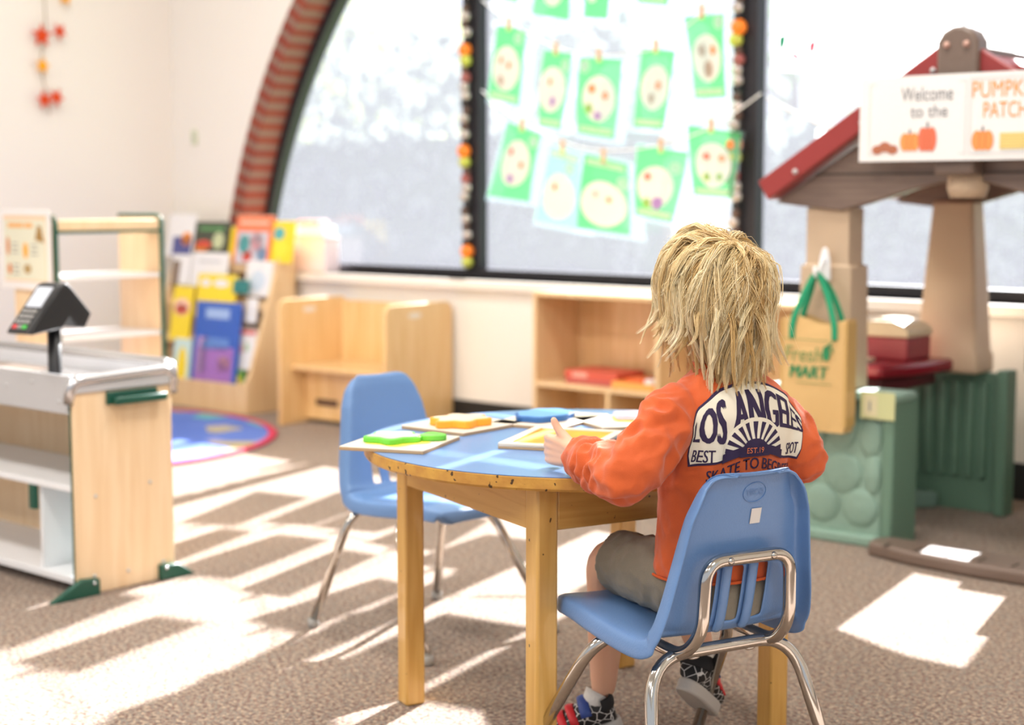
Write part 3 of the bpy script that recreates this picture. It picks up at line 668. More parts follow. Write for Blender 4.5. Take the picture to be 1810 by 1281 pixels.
h = MB().box(0, .012, .10, .265, .518, .553).obj('handle', M_dgreen, t, bevel=.003)
MB().box(.010, .034, .112, .285, .517, .540).obj('grip', M_dgreen, h, bevel=.006)
for y0, y1, tip in ((-.10, .05, -1), (CD-.055, CD+.05, 1)):
    pts = [(-.10, 0), (.055, 0), (.055, .045), (0, .05)] if tip < 0 else [(CD-.06, 0), (CD+.06, .0), (CD, .04), (CD-.06, .045)]
    f = MB().prism(pts, 0, .02, 'x').obj('foot', M_dgreen, t, bevel=.003)
    MB().ball((.021, .035 if tip < 0 else CD-.045, .035), .006, 10).obj('bolt', M_alu, f, smooth=True)
for y, z in ((.06, .27), (.24, .285), (.05, .05), (.16, .045), (.28, .05)): MB().ball((0, y, z), .0055, 10).obj('screw', mat('grey_screw', (.55, .55, .55), .4), t, smooth=True)
for x, z in ((-.07, .53), (-.03, .515), (-.20, .575), (-.33, .555)): MB().ball((x, 0, z), .0055, 10).obj('rivet', mat('grey_screw'), t, smooth=True)
tg = MB().box(-.30, -.245, CD-.0245, CD-.022, .40, .475).obj('barcode_sticker', M_paper, t)
for k in range(6): MB().box(-.290+k*.0065, -.2875+k*.0065, CD-.0252, CD-.0245, .42, .46).obj('barcode_line', M_ink, tg)

# card terminal on a post
t = rthing('card_terminal', 'black card payment terminal on a post above the checkout stand', 'card reader', 3.535-.155, -3.015+.045, .570)
M_bk = mat('black_plastic', (.012, .012, .014), .38)
MB().lathe([(.033, 0), (.033, .006), (.022, .010), (.019, .02), (.018, .16)], 24).obj('post', M_bk, t, smooth=True)
MB().box(-.03, .05, -.03, .035, 0, .007).obj('base_plate', M_bk, t, bevel=.003)
Mt = Matrix.Translation((0, 0, .155)) @ Matrix.Rotation(ROT+R(58), 4, 'Z')     # head seen square on from the aisle
hd = MB().prism([(-.005, .0), (-.115, -.012), (-.12, -.002), (-.006, .122), (.012, .125), (.030, .110), (.10, .035), (.075, -.004), (.045, .0), (.02, .03)], -.045, .045, 'y', Mt).obj('body', M_bk, t, bevel=.008, seg=3)
Ms = Mt @ Matrix.Translation((-.066, 0, .057)) @ Matrix.Rotation(-math.atan2(.124, .114), 4, 'Y')
hd2 = MB().box(-.088, .082, -.041, .041, -.004, .005, Ms).obj('face_plate', mat('charcoal_plastic', (.03, .03, .032), .35), t, bevel=.003)
MB().box(.0, .070, -.030, .030, .005, .0068, Ms).obj('screen', mat('pale_lcd', (.62, .66, .74), .2), hd2)
kk = 0
for r_ in range(4):
    for c in range(3):
        m = mat('grey_key', (.30, .29, .28), .5)
        if r_ == 3 and c == 2: m = mat('red_key', (.75, .06, .07), .5)
        if r_ == 3 and c == 0: m = mat('green_key', (.07, .55, .08), .5)
        MB().box(-.022-r_*.018, -.010-r_*.018, -.026+c*.019, -.012+c*.019, .005, .009, Ms).obj('key', m, hd2, bevel=.001)

# ================================================================== MARKET HUTCH behind the stand, facing right
HL = Vector((-1.674, 5.8, 0))
t = thing('display_hutch', 'open wooden display hutch with dark green edging behind the checkout stand', 'shelf', HL, -ROT)
HW, HD, HH = .486, .27, 1.01
def hpan(y0, z1=HH): return MB().box(-HD, 0, y0, y0+.016, 0, z1)
for y0 in (0, HW-.016):
    sp = hpan(y0).obj('side_panel', M_maple, t, bevel=.003)
    MB().tube(round_path([(-HD, y0+.008, HH), (0, y0+.008, HH), (.002, y0+.008, .0)], .03), .010, 8).obj('edging', M_dgreen, sp, smooth=True)
MB().box(-.075, 0, .016, HW-.016, HH-.052, HH-.012).obj('top_rail', M_maple, t, bevel=.003)
MB().box(-.075, .003, .016, HW-.016, HH-.062, HH-.052).obj('rail_edging', M_dgreen, t)
MB().box(-HD, -.002, .016, HW-.016, .775, .79).obj('shelf', M_white, t, bevel=.002)
MB().box(-HD, -.002, .016, HW-.016, .55, .566).obj('shelf', M_white, t, bevel=.002)
MB().box(-HD, -.002, .016, HW-.016, .30, .316).obj('shelf', M_white, t, bevel=.002)
MB().box(-HD, -.002, .016, HW-.016, .04, .056).obj('shelf', M_white, t, bevel=.002)

# menu poster on the near side panel
P = zpt(63, 468, .90)
t = thing('menu_poster', 'menu poster with small food pictures taped to the display hutch', 'poster', HL+N*(-.012)+U*(-.16)+Vector((0, 0, .80)), -ROT)
MB().box(-.175, .165, -.003, 0, -.06, .235).obj('clear_sleeve', mat('milky_plastic', (.84, .82, .83), .3), t, bevel=.002)
MB().box(-.145, .140, -.0045, -.003, -.03, .215).obj('sheet', mat('pale_lime_paper', (.76, .76, .62), .6), t)
M_frm = mat('peach_border', (.88, .62, .42), .6)
mb = MB()
for q in ((-.145, .14, .200, .215), (-.145, .14, -.03, -.024), (.134, .14, -.03, .215)): mb.box(q[0], q[1], -.0052, -.0045, q[2], q[3])
mb.obj('border', M_frm, t)
for x, w_ in ((-.115, .10), (-.005, .055)): MB().box(x, x+w_, -.0055, -.0045, .170, .186).obj('heading_bar', mat('menu_orange', (.85, .42, .12), .6), t)
MB().prism([(.065, .125), (.125, .115), (.105, .175), (.085, .18)], -.006, -.0045, 'y').obj('food_picture', mat('menu_pie', (.38, .22, .06), .6), t)
for x, z, rx, rz, c in ((-.118, .10, .010, .035, (.65, .20, .05)), (.0, .085, .016, .030, (.90, .42, .03)), (-.11, .015, .013, .020, (.80, .20, .03)), (.01, .017, .024, .018, (.45, .30, .12))):
    MB().prism(ellipse_poly(x, z, rx, rz, 14), -.006, -.0045, 'y').obj('food_picture', mat('menu_food_%d' % int(c[1]*100), c, .6), t)
for x, z in ((-.095, .075), (.035, .07), (-.09, -.005)):
    for k in range(3): MB().box(x, x+.045, -.0055, -.0045, z+k*.017, z+k*.017+.004).obj('price_line', M_ink, t)

# ================================================================== PLAYHOUSE
hb = -1.04       # front face
t = rthing('playhouse', 'plastic playhouse with green stone walls and dark red gabled roof', 'playhouse', 4.46, hb)
D = .80; Wd = 1.33; X0 = .0
def stone_panel(x0, x1, z1):
    return MB().box(x0, x1, 0, .05, 0, z1)
SX0, SX1, SZ = .02, .465, .455
w1 = stone_panel(SX0, SX1-.03, SZ).obj('stone_wall', M_house, t, bevel=.01)
rnd = random.Random(5); mb = MB(); rows = [(.045, .17), (.165, .30), (.285, .42)]
for ri, (za, zb) in enumerate(rows):
    x = SX0+.01-(.04 if ri % 2 else 0)
    while x < SX1-.05:
        wd = rnd.uniform(.09, .15); xa = max(SX0+.005, x); xb = min(SX1-.035, x+wd-.008)
        if xb-xa > .03:
            zc = (za+zb)/2+rnd.uniform(-.012, .012)
            mb.ball(((xa+xb)/2, -.0, zc), ((xb-xa)/2*1.02, .011, (zb-za)/2*.98), 14)
        x += wd
mb.obj('stones', M_house, w1, smooth=True)
MB().box(SX0-.01, SX1, -.02, .055, 0, .035).obj('base_course', M_house, w1, bevel=.008)
MB().box(SX1-.03, SX1+.01, -.015, .15, 0, SZ+.02).obj('door_post', M_houseg, t, bevel=.008)
MB().box(SX0-.01, SX1+.015, -.022, .12, SZ, SZ+.03).obj('wall_cap', M_house, t, bevel=.008)
# side wall to the left and right, corrugated back
def corr(x0, x1, y, z1, axis='x', n=9):
    m = MB(); L = x1-x0
    if axis == 'x': m.box(x0, x1, y, y+.03, 0, z1)
    else: m.box(y, y+.03, x0, x1, 0, z1)
    for i in range(n):
        c = x0+L*(i+.5)/n
        if axis == 'x': m.prism([(c-L/n*.32, y), (c-L/n*.2, y-.018), (c+L/n*.2, y-.018), (c+L/n*.32, y)], .12, z1-.03, 'z')
    return m
corr(.05, .50, D-.06, .485).obj('back_wall', M_houseg, t, bevel=.004)
corr(.95, 1.30, D-.06, .485).obj('back_wall', M_houseg, t, bevel=.004)
MB().box(.0, .035, .05, D-.03, 0, .47).obj('side_wall', M_houseg, t, bevel=.006)
MB().box(Wd-.035, Wd, .05, D-.03, 0, .47).obj('side_wall', M_houseg, t, bevel=.006)
MB().box(.48, .52, D-.10, D-.02, 0, .50).obj('post', M_houseg, t, bevel=.006)
MB().prism([(.05, D-.09), (.28, D-.09), (.22, D-.16), (.10, D-.16)], .0, .06, 'z').obj('corner_step', mat('grey_green_plastic', (.17, .27, .23), .5), t, bevel=.01)
MB().box(.90, 1.28, 0, .05, 0, .455).obj('stone_wall', M_house, t, bevel=.01)
# columns
def column(x, y, zb, zt, wb, wt, d, m=M_tan, step=True):
    mb = MB()
    zs = [(zb, wb), (zb+.06, wb*.99), (zb+.075, wb*.93), (zb+(zt-zb)*.55, (wb+wt)/2*.97), (zt-.02, wt), (zt, wt)]
    if not step: zs = [(zb, wb), (zb+(zt-zb)*.68, wt*1.18), (zb+(zt-zb)*.685, wt), (zt, wt)]
    vs = []; fs = []
    for z, w2 in zs:
        h2 = w2/2; vs += [(x-h2, y-d*w2/wb, z), (x+h2, y-d*w2/wb, z), (x+h2, y+d*w2/wb, z), (x-h2, y+d*w2/wb, z)]
    for i in range(len(zs)-1):
        for j in range(4): fs.append((i*4+j, i*4+(j+1) % 4, (i+1)*4+(j+1) % 4, (i+1)*4+j))
    fs += [(3, 2, 1, 0), tuple(range(len(vs)-4, len(vs)))]
    mb.add(vs, fs); return mb.obj('column', m, t, bevel=.012, seg=3)
column(.225, .045, SZ+.03, 1.05, .19, .15, .06, step=False)
column(.315, D-.08, .485, 1.07, .235, .15, .07)
column(1.10, .045, SZ+.03, 1.05, .215, .165, .06, step=False)
column(1.08, D-.08, .485, 1.07, .235, .15, .07)
# roof: gable front, planks, fascia, two slopes
AX, AZp = .685, 1.475; EZ = 1.06
apex = (AX, AZp); slope = (AZp-EZ)/(AX-.03)
gp = [(.045, EZ+.005), (.22, EZ-.015), (.28, EZ-.02), (.40, EZ+.01), (.52, EZ+.045), (.60, EZ+.065), (.735, EZ+.068), (.82, EZ+.045), (.95, EZ+.01), (1.05, EZ-.02), (1.11, EZ-.015), (1.29, EZ+.005), (AX, AZp-.02)]
MB().prism(gp, -.02, .02, 'y').obj('gable_front', M_bark, t, bevel=.006)
MB().prism(gp, D-.02, D+.02, 'y').obj('gable_back', M_bark, t, bevel=.006)
for k in range(3):
    z = EZ+.09+k*.12; hw = (AZp-z)/slope-.02
    MB().box(AX-hw, AX+hw, -.024, -.02, z, z+.006).obj('plank_groove', mat('dark_groove', (.07, .05, .04), .6), t)
def slab(sgn, name, y0, y1, th, m, ext=.06):
    xe = AX-sgn*(AX-.0)-sgn*ext; ze = AZp-slope*abs(AX-xe)
    n_ = Vector((-sgn*slope, 0, 1)).normalized()
    a = Vector((AX, 0, AZp)); b = Vector((xe, 0, ze))
    return MB().prism([(a.x, a.z), (b.x, b.z), (b.x+n_.x*th, b.z+n_.z*th), (a.x, a.z+th*1.2)], y0, y1, 'y').obj(name, m, t, bevel=.006)
slab(1, 'roof_slope', -.05, D+.05, .035, M_roof, -.05); slab(-1, 'roof_slope', -.05, D+.05, .035, M_roof, .0)
slab(1, 'fascia', -.075, -.04, .07, M_roof, -.05); slab(-1, 'fascia', -.075, -.04, .055, M_roof, .03)
for k in range(3):
    for sgn in (1,):
        u_ = .12+k*.33; x = AX-sgn*AX*u_; z = AZp-slope*AX*u_+.025
        MB().ball((x, -.077, z), .009, 10).obj('screw', mat('grey_screw'), t, smooth=True)
for k in range(4):
    u_ = .15+.22*k; x = AX+AX*u_; z = AZp-slope*AX*u_+.04
    MB().tube([(x, -.05, z), (x, D+.05, z)], .014, 8).obj('roof_rib', M_roof, t, smooth=True)
rcap = MB().prism([(AX-.062, AZp-.33), (AX+.062, AZp-.33), (AX+.062, AZp+.05), (AX+.045, AZp+.078), (AX+.015, AZp+.092), (AX-.015, AZp+.092), (AX-.045, AZp+.078), (AX-.062, AZp+.05)], -.10, -.02, 'y').obj('ridge_bracket', M_brown, t, bevel=.010)
for dx in (-.03, .03): MB().ball((AX+dx, -.10, AZp+.04), .011, 10).obj('bolt', mat('copper_bolt', (.55, .34, .28), .35, metal=.4), rcap, smooth=True)
MB().lathe([(.05, EZ+.02), (.06, EZ+.05), (.055, EZ+.13)], 16, Matrix.Translation((AX, 0, 0))).obj('ridge_boss', M_tan, t, smooth=True)
MB().box(AX-.035, AX+.035, -.02, D, AZp-.06, AZp+.04).obj('ridge_beam', M_brown, t, bevel=.01)
# writing-less doorstep
ds = rthing('doorstep_mat', 'brown moulded plastic doorstep in front of the playhouse opening', 'doorstep', 5.06, hb-.055)
MB().prism([(-.13, .05), (-.165, .0), (-.15, -.06), (.0, -.105), (.2, -.125), (.45, -.125), (.60, -.09), (.60, .05)], 0, .045, 'z').obj('step', M_brown, ds, bevel=.012, seg=3)
for k in range(6): MB().box(-.08+k*.1, -.076+k*.1, -.10, -.05, .043, .048).obj('groove', mat('dark_groove'), ds)
# right side brown ledge
MB().box(.60, .95, D-.16, D-.02, .50, .60).obj('counter_block', M_brown2, t, bevel=.012)
MB().box(.64, .95, D-.12, D-.04, .33, .50).obj('counter_bracket', M_brown2, t, bevel=.008)

# maroon ledge with toy till
t = rthing('play_counter', 'dark maroon play counter projecting inside the playhouse', 'counter', 4.46+.30, hb+.36, .0)
mb = MB(); mb.prism([(-.22, -.20), (.02, -.17), (.07, .02), (.085, .22), (-.22, .22)], .50, .545, 'z'); mb.obj('worktop', M_maroon, t, bevel=.014, seg=3)
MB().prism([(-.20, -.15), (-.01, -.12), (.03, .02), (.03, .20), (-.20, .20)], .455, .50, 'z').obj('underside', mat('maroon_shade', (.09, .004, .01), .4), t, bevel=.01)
MB().box(-.2, -.17, -.1, .2, 0, .46).obj('support_panel', M_maroon, t, bevel=.006)
t = rthing('toy_grill_box', 'maroon toy box with a tan domed lid on the play counter', 'toy box', 4.46+.215, hb+.47, .545)
MB().box(-.095, .095, -.085, .085, 0, .075).obj('box_body', mat('maroon_box', (.28, .03, .04), .4), t, bevel=.006)
lidp = [(-.10, .075), (.10, .075), (.10, .10), (.075, .118), (.04, .128), (-.04, .128), (-.075, .118), (-.10, .10)]
MB().prism(lidp, -.09, .09, 'y').obj('lid', mat('tan_lid', (.62, .50, .33), .4), t, bevel=.006)
MB().box(-.035, .035, -.05, .05, .125, .136).obj('lid_handle', mat('tan_lid'), t, bevel=.004)
t = rthing('toy_plate_stack', 'small white plate lying beside the toy box on the maroon counter', 'plate', 4.46+.15, hb+.27, .545)
MB().box(-.05, .08, -.05, .05, 0, .012).obj('plate', mat('cream_plastic', (.78, .68, .50), .3), t, bevel=.004)
# taped label on the cap
t = rthing('tape_label', 'pale yellow green taped label on the corner of the green stone wall', 'label', 4.46+.425, hb-.024, SZ+.005)
MB().box(-.058, .058, -.003, .0, -.055, .03).obj('tape', mat('pale_olive_tape', (.56, .58, .30), .4), t, bevel=.002)
MB().box(-.045, .0, -.0045, -.003, -.045, .02).obj('paper_square', mat('cream_square', (.66, .60, .38), .5), t)
MB().box(-.028, -.022, -.0055, -.004, -.03, .0).obj('pen_mark', M_ink, t)

# sign on the gable
t = rthing('pumpkin_patch_sign', 'laminated pumpkin patch sign taped across the playhouse gable', 'sign', 4.46+.405, hb-.118, 1.187)
SGW, SGH = .66, .245
M_lam = mat('laminated_paper', (.84, .82, .80), .12, coat=.6)
def warp(p): return (p[0], p[1]-.006*math.sin(p[0]*9), p[2])
mb = MB(); nn = 24
for i in range(nn):
    xa, xb = SGW*i/nn-.012, SGW*(i+1)/nn-.012
    vs = [warp((x, y, z)) for z in (0, SGH) for y in (-.0015, .0) for x in (xa, xb)]
    mb.add(vs, [(0, 2, 3, 1), (4, 5, 7, 6), (0, 1, 5, 4), (2, 6, 7, 3), (0, 4, 6, 2), (1, 3, 7, 5)])
sg = mb.obj('sheet', M_lam, t)
def on_sign(m, name, mt, lift=.003, label=None):
    m.v = [(p[0], p[1]-lift-.006*math.sin(p[0]*9), p[2]) for p in m.v]; return m.obj(name, mt, sg, label=label)
fr = MB()
for q in ((.02, .325, .018, .021), (.02, .325, .222, .225), (.02, .023, .018, .225), (.335, .625, .018, .021), (.335, .625, .228, .231), (.335, .338, .018, .23), (.322, .325, .018, .225)): fr.box(q[0], q[1], -.0002, 0, q[2], q[3])
on_sign(fr, 'sign_border', mat('pale_grey_line', (.62, .62, .62), .5), .0025)
on_sign(flat_text('Welcome', .125, .285, .172, .212), 'lettering', M_ink)
on_sign(flat_text('to the', .155, .27, .125, .16), 'lettering', M_ink)
on_sign(flat_text('PUMPKIN', .342, .535, .175, .220), 'lettering', M_orange_ink)
on_sign(flat_text('PATCH', .375, .50, .118, .162), 'lettering', M_orange_ink)
M_pk = mat('pumpkin_print', (.85, .30, .08), .5); M_pkd = mat('pumpkin_line', (.50, .15, .04), .5)
def pumpkin(cx, cz, rx, rz, mt=M_pk):
    m = MB()
    for dx in (-.55, 0, .55): m.prism(ellipse_poly(cx+dx*rx, cz, rx*.55, rz, 18), -.0006-abs(dx)*.0002, 0, 'y')
    on_sign(m, 'pumpkin_picture', mt)
    m = MB(); m.box(cx-.003, cx+.003, -.001, 0, cz+rz*.9, cz+rz*1.4); on_sign(m, 'stem_picture', M_ink)
    m = MB()
    for dx in (-.28, .28): m.box(cx+dx*rx-.0007, cx+dx*rx+.0007, -.0015, 0, cz-rz*.8, cz+rz*.8)
    on_sign(m, 'pumpkin_rib', M_pkd)
pumpkin(.155, .055, .028, .026); pumpkin(.21, .062, .026, .035, mat('red_pumpkin_print', (.72, .16, .08), .5)); pumpkin(.375, .055, .029, .028)
m = MB()
for x, z, r_ in ((.05, .034, .018), (.075, .042, .02), (.1, .034, .018)): m.prism(ellipse_poly(x, z, r_, r_*.75, 14), -.0006, 0, 'y')
on_sign(m, 'leaf_pile_picture', mat('russet_print', (.42, .14, .07), .5))
m = MB(); m.box(.425, .505, -.0006, 0, .03, .075); on_sign(m, 'hay_bale_picture', mat('straw_print', (.80, .62, .22), .5))
m = MB()
for k in range(5): m.box(.427, .503, -.001, 0, .036+k*.008, .0368+k*.008)
on_sign(m, 'hay_line', mat('straw_line', (.35, .27, .1), .5))

# tote bag hanging on the front column
t = rthing('tote_bag', 'tan reusable tote bag with green handles hanging on the playhouse column', 'bag', 4.46+.235, hb-.035, .36)
M_bag = mat('kraft_bag_fabric', (.68, .46, .20), .75, var=(6, (.62, .40, .16), .3), bump=(300, .1))
BWd, BHt, BDp = .24, .345, .055
mb = MB(); nx, nz = 8, 10
def bagp(u, v, side):     # side 0 front,1 back
    x = (u-.5)*BWd*(1-.04*v); bul = math.sin(u*PI)*math.sin(v*PI)*.012
    z = v*BHt + (.012*math.sin(u*7) if v > .95 else 0)
    if v < .12: x *= .90+.10*(v/.12)
    return (x, (-BDp-bul) if side == 0 else 0, z)
vs = []; fs = []
for sd_ in (0, 1):
    for v in range(nz+1):
        for u in range(nx+1): vs.append(bagp(u/nx, v/nz, sd_))
K = (nx+1)*(nz+1)
for sd_ in (0, 1):
    for v in range(nz):
        for u in range(nx): a = sd_*K+v*(nx+1)+u; fs.append((a, a+1, a+nx+2, a+nx+1))
for v in range(nz):
    for u in (0, nx): a = v*(nx+1)+u; fs.append((a, a+nx+1, K+a+nx+1, K+a))
for u in range(nx): fs.append((u, u+1, K+u+1, K+u))
bag = mb.add(vs, fs).obj('bag_body', M_bag, t, smooth=False)
MB().box(-BWd/2*.97, -BWd/2*.90, -BDp-.003, -.0, .02, BHt-.005).obj('side_piping', mat('bag_piping', (.55, .35, .12), .75), t)
MB().box(BWd/2*.90, BWd/2*.985, -BDp-.003, -.0, .02, BHt-.005).obj('side_piping', mat('bag_piping'), t)
M_hgreen = mat('green_webbing', (.01, .30, .14), .7)
hk = (.0, -.045, .525)
for y, s in ((-BDp-.004, 1), (-.008, -1)):
    pth = smooth_path([(-.075, y, BHt-.06), (-.07, y, BHt), (-.035, y*.6-.012, BHt+.09), (0, hk[1], hk[2]-.04), (.035, y*.6-.012, BHt+.09), (.07, y, BHt), (.075, y, BHt-.06)], 6)
    MB().tube(pth, [(.003, .011)]*len(pth), 8).obj('handle', M_hgreen, t, smooth=True)
M_bagprint = mat('bag_print_green', (.02, .24, .09), .7); M_bagpale = mat('bag_print_olive', (.16, .27, .09), .7)
fy = -BDp-.0135
on = lambda m, mt, n='lettering': m.obj(n, mt, bag)
on(flat_text('Fresh', -.095, .035, .215, .262, fy, italic=.12), M_bagpale)
on(flat_text('MART', -.075, .055, .165, .203, fy, italic=.12, bold=.0022), M_bagprint)
MB().box(-.10, .06, fy, fy+.001, .283, .285).obj('print_line', M_bagpale, bag); MB().box(-.05, .07, fy, fy+.001, .148, .150).obj('print_line', M_bagpale, bag)
m = MB(); m.prism(ellipse_poly(.062, .245, .015, .026, 18)[:10]+[(.062, .271)], fy, fy+.001, 'y'); m.prism(ellipse_poly(.052, .245, .013, .024, 18), fy, fy+.001, 'y'); on(m, M_bagprint, 'fruit_logo')
m = MB(); m.prism([(.055, .272), (.078, .285), (.065, .270)], fy, fy+.001, 'y'); on(m, M_bagprint, 'leaf_logo')
t = rthing('adhesive_hook', 'white hook on the tan column carrying the tote bag', 'hook', 4.46+.235, hb-.03, .87)
MB().prism([(-.022, -.045), (.022, -.045), (.018, .02), (.01, .05), (0, .06), (-.01, .05), (-.018, .02)], -.006, .004, 'y').obj('hook_plate', M_white, t, bevel=.003)
MB().tube(round_path([(0, -.006, .02), (0, -.03, .0), (0, -.035, -.03), (0, -.06, -.03), (0, -.06, -.0)], .012), .006, 8).obj('hook_arm', M_white, t, smooth=True)

# ================================================================== ROUND TABLE
TC = Vector((.155, 3.22, 0)); TA = -.265; TH = .59; TR = .457; HDG = .385
spots(M_oakx, 75, .735); spots(M_oak, 80, .765)
t = thing('round_table', 'round wooden classroom table with a blue laminate top', 'table', TC, TA+PI/4)
M_lamb = mat('blue_laminate', (.125, .25, .50), .36, coat=.05, var=(3, (.14, .265, .52), .3))
M_edge = mat('worn_yellow_edge', (.68, .38, .07), .4, var=(22, (.48, .22, .045), .2), bump=(60, .15))
spots(M_edge, 90, .67)
MB().lathe([(TR-.001, TH-.0012), (TR-.001, TH)], 128).obj('laminate_top', M_lamb, t)
ed = MB().lathe([(TR-.02, TH-.026), (TR-.003, TH-.0265), (TR, TH-.022), (TR, TH-.003), (TR-.002, TH-.0013)], 128).obj('table_edge', M_edge, t, smooth=False)
M_dent = mat('dark_dent', (.10, .055, .02), .8)
q = HDG/math.sqrt(2); lw = .045
for sx in (-1, 1):
    for sy in (-1, 1):
        MB().box(sx*q-lw/2, sx*q+lw/2, sy*q-lw/2, sy*q+lw/2, 0, TH-.026).obj('leg', M_oak, t, bevel=.005)
for s in (-1, 1):
    MB().box(-q+lw/2, q-lw/2, s*q-.012+s*.008, s*q+.012+s*.008, TH-.026-.085, TH-.026).obj('apron', M_oakx, t, bevel=.003)
    MB().box(s*q-.012+s*.008, s*q+.012+s*.008, -q+lw/2, q-lw/2, TH-.026-.085, TH-.026).obj('apron', M_oakx, t, bevel=.003)
def board(cx, cy, ang, L, Wb, label, cm, pieces, th=.008, z=TH, name='puzzle_board', topm=None, recess=False):
    t = thing(name, label, 'puzzle', (cx, cy, z), ang)
    M_ply = mat('plywood_edge', (.52, .34, .18), .6)
    MB().box(-L/2, L/2, -Wb/2, Wb/2, 0, th*.7).obj('backing', M_ply, t, bevel=.001)
    if not recess:
        MB().box(-L/2, L/2, -Wb/2, Wb/2, th*.7, th).obj('face', topm or mat('pale_birch_face', (.80, .70, .56), .45), t, bevel=.0015)
    else:
        m = MB(); e = .018
        for b in ((-L/2, L/2, -Wb/2, -Wb/2+e), (-L/2, L/2, Wb/2-e, Wb/2), (-L/2, -L/2+e, -Wb/2+e, Wb/2-e), (L/2-e, L/2, -Wb/2+e, Wb/2-e)): m.box(b[0], b[1], b[2], b[3], th*.3, th)
        m.obj('frame_rim', mat('pale_birch_face'), t, bevel=.0015)
        MB().box(-L/2+e, L/2-e, -Wb/2+e, Wb/2-e, .001, th*.75).obj('yellow_recess', mat('worn_yellow_paint', (.80, .42, .02), .7, var=(18, (.62, .28, .02), .2)), t)
        m = MB(); s = .004
        for b in ((-L/2+e-.001, L/2-e+.001, Wb/2-e-s, Wb/2-e), (L/2-e-s, L/2-e, -Wb/2+e, Wb/2-e)): m.box(b[0], b[1], b[2], b[3], th*.5, th-.001)
        m.obj('recess_wall', mat('worn_yellow_paint'), t)
    for (pl, m_, z0, z1, nm) in pieces: MB().prism(pl, z0, z1, 'z').obj(nm, m_, t, bevel=.002, seg=2)
    return t
def blob(cx, cy, r, lobes, amp, rot=0, n=40, sx=1, sy=1):
    return [(cx+sx*r*(1+amp*math.cos(lobes*(2*PI*i/n)+rot))*math.cos(2*PI*i/n), cy+sy*r*(1+amp*math.cos(lobes*(2*PI*i/n)+rot))*math.sin(2*PI*i/n)) for i in range(n)]
M_pg = mat('green_foam', (.16, .62, .06), .5); M_pgt = mat('pale_green_top', (.55, .80, .50), .4)
M_py = mat('yellow_print', (.92, .80, .08), .5); M_po = mat('orange_foam', (.95, .42, .03), .5); M_pot = mat('pale_orange_top', (.93, .72, .50), .35)
M_pb = mat('blue_foam', (.03, .14, .42), .5); M_pbt = mat('mid_blue_top', (.10, .32, .68), .3); M_pp = mat('lilac_top', (.70, .62, .82), .3)
GA = math.atan2(3.208-3.263, -.124+.285)
board(-.223, 3.14, GA, .178, .20, 'puzzle board with a raised green clover shape overhanging the left table edge', None,
      [(blob(.0, -.01, .060, 5, .14), M_py, .008, .0085, 'yellow_print'), (blob(-.015, -.005, .052, 5, .16), M_pg, .0085, .020, 'green_piece'), (blob(-.015, -.005, .046, 5, .16), M_pgt, .020, .0212, 'piece_face'),
       (blob(.055, .035, .026, 3, .12), M_pg, .0085, .020, 'green_piece')], th=.008)
board(-.105, 3.385, math.atan2(3.387-3.239, .119), .205, .175, 'puzzle board with a raised orange and yellow shape left of the blue one', None,
      [(blob(.05, .02, .045, 4, .1), mat('rosy_print', (.85, .62, .50), .5), .008, .0085, 'pink_print'), (blob(-.02, -.01, .055, 6, .16, sx=1.2), M_po, .0085, .024, 'orange_piece'), (blob(-.02, -.01, .049, 6, .16, sx=1.2), M_pot, .024, .0252, 'piece_face')], th=.008)
board(.085, 3.47, math.atan2(.211, .113), .24, .17, 'puzzle board with a raised blue fish shaped piece on the far side', None,
      [(blob(-.01, .01, .070, 7, .05, sx=1.15, sy=.85), M_pb, .008, .020, 'blue_piece'), (blob(-.01, .01, .064, 7, .05, sx=1.15, sy=.85), M_pbt, .020, .0212, 'piece_face')], th=.008)
board(.255, 3.44, math.atan2(-.147, .058), .17, .20, 'puzzle board with a lilac and yellow piece half hidden by the child', None,
      [(blob(-.01, .02, .05, 5, .1), M_py, .008, .009, 'yellow_print'), (blob(-.015, .02, .045, 5, .1), M_pp, .009, .021, 'lilac_piece')], th=.008)
board(.103, 3.175, math.atan2(.247, .084)+PI/2+R(0), .195, .24, 'empty shallow puzzle tray with a worn yellow recess in front of the child', None, [], th=.012, name='puzzle_tray', recess=True)

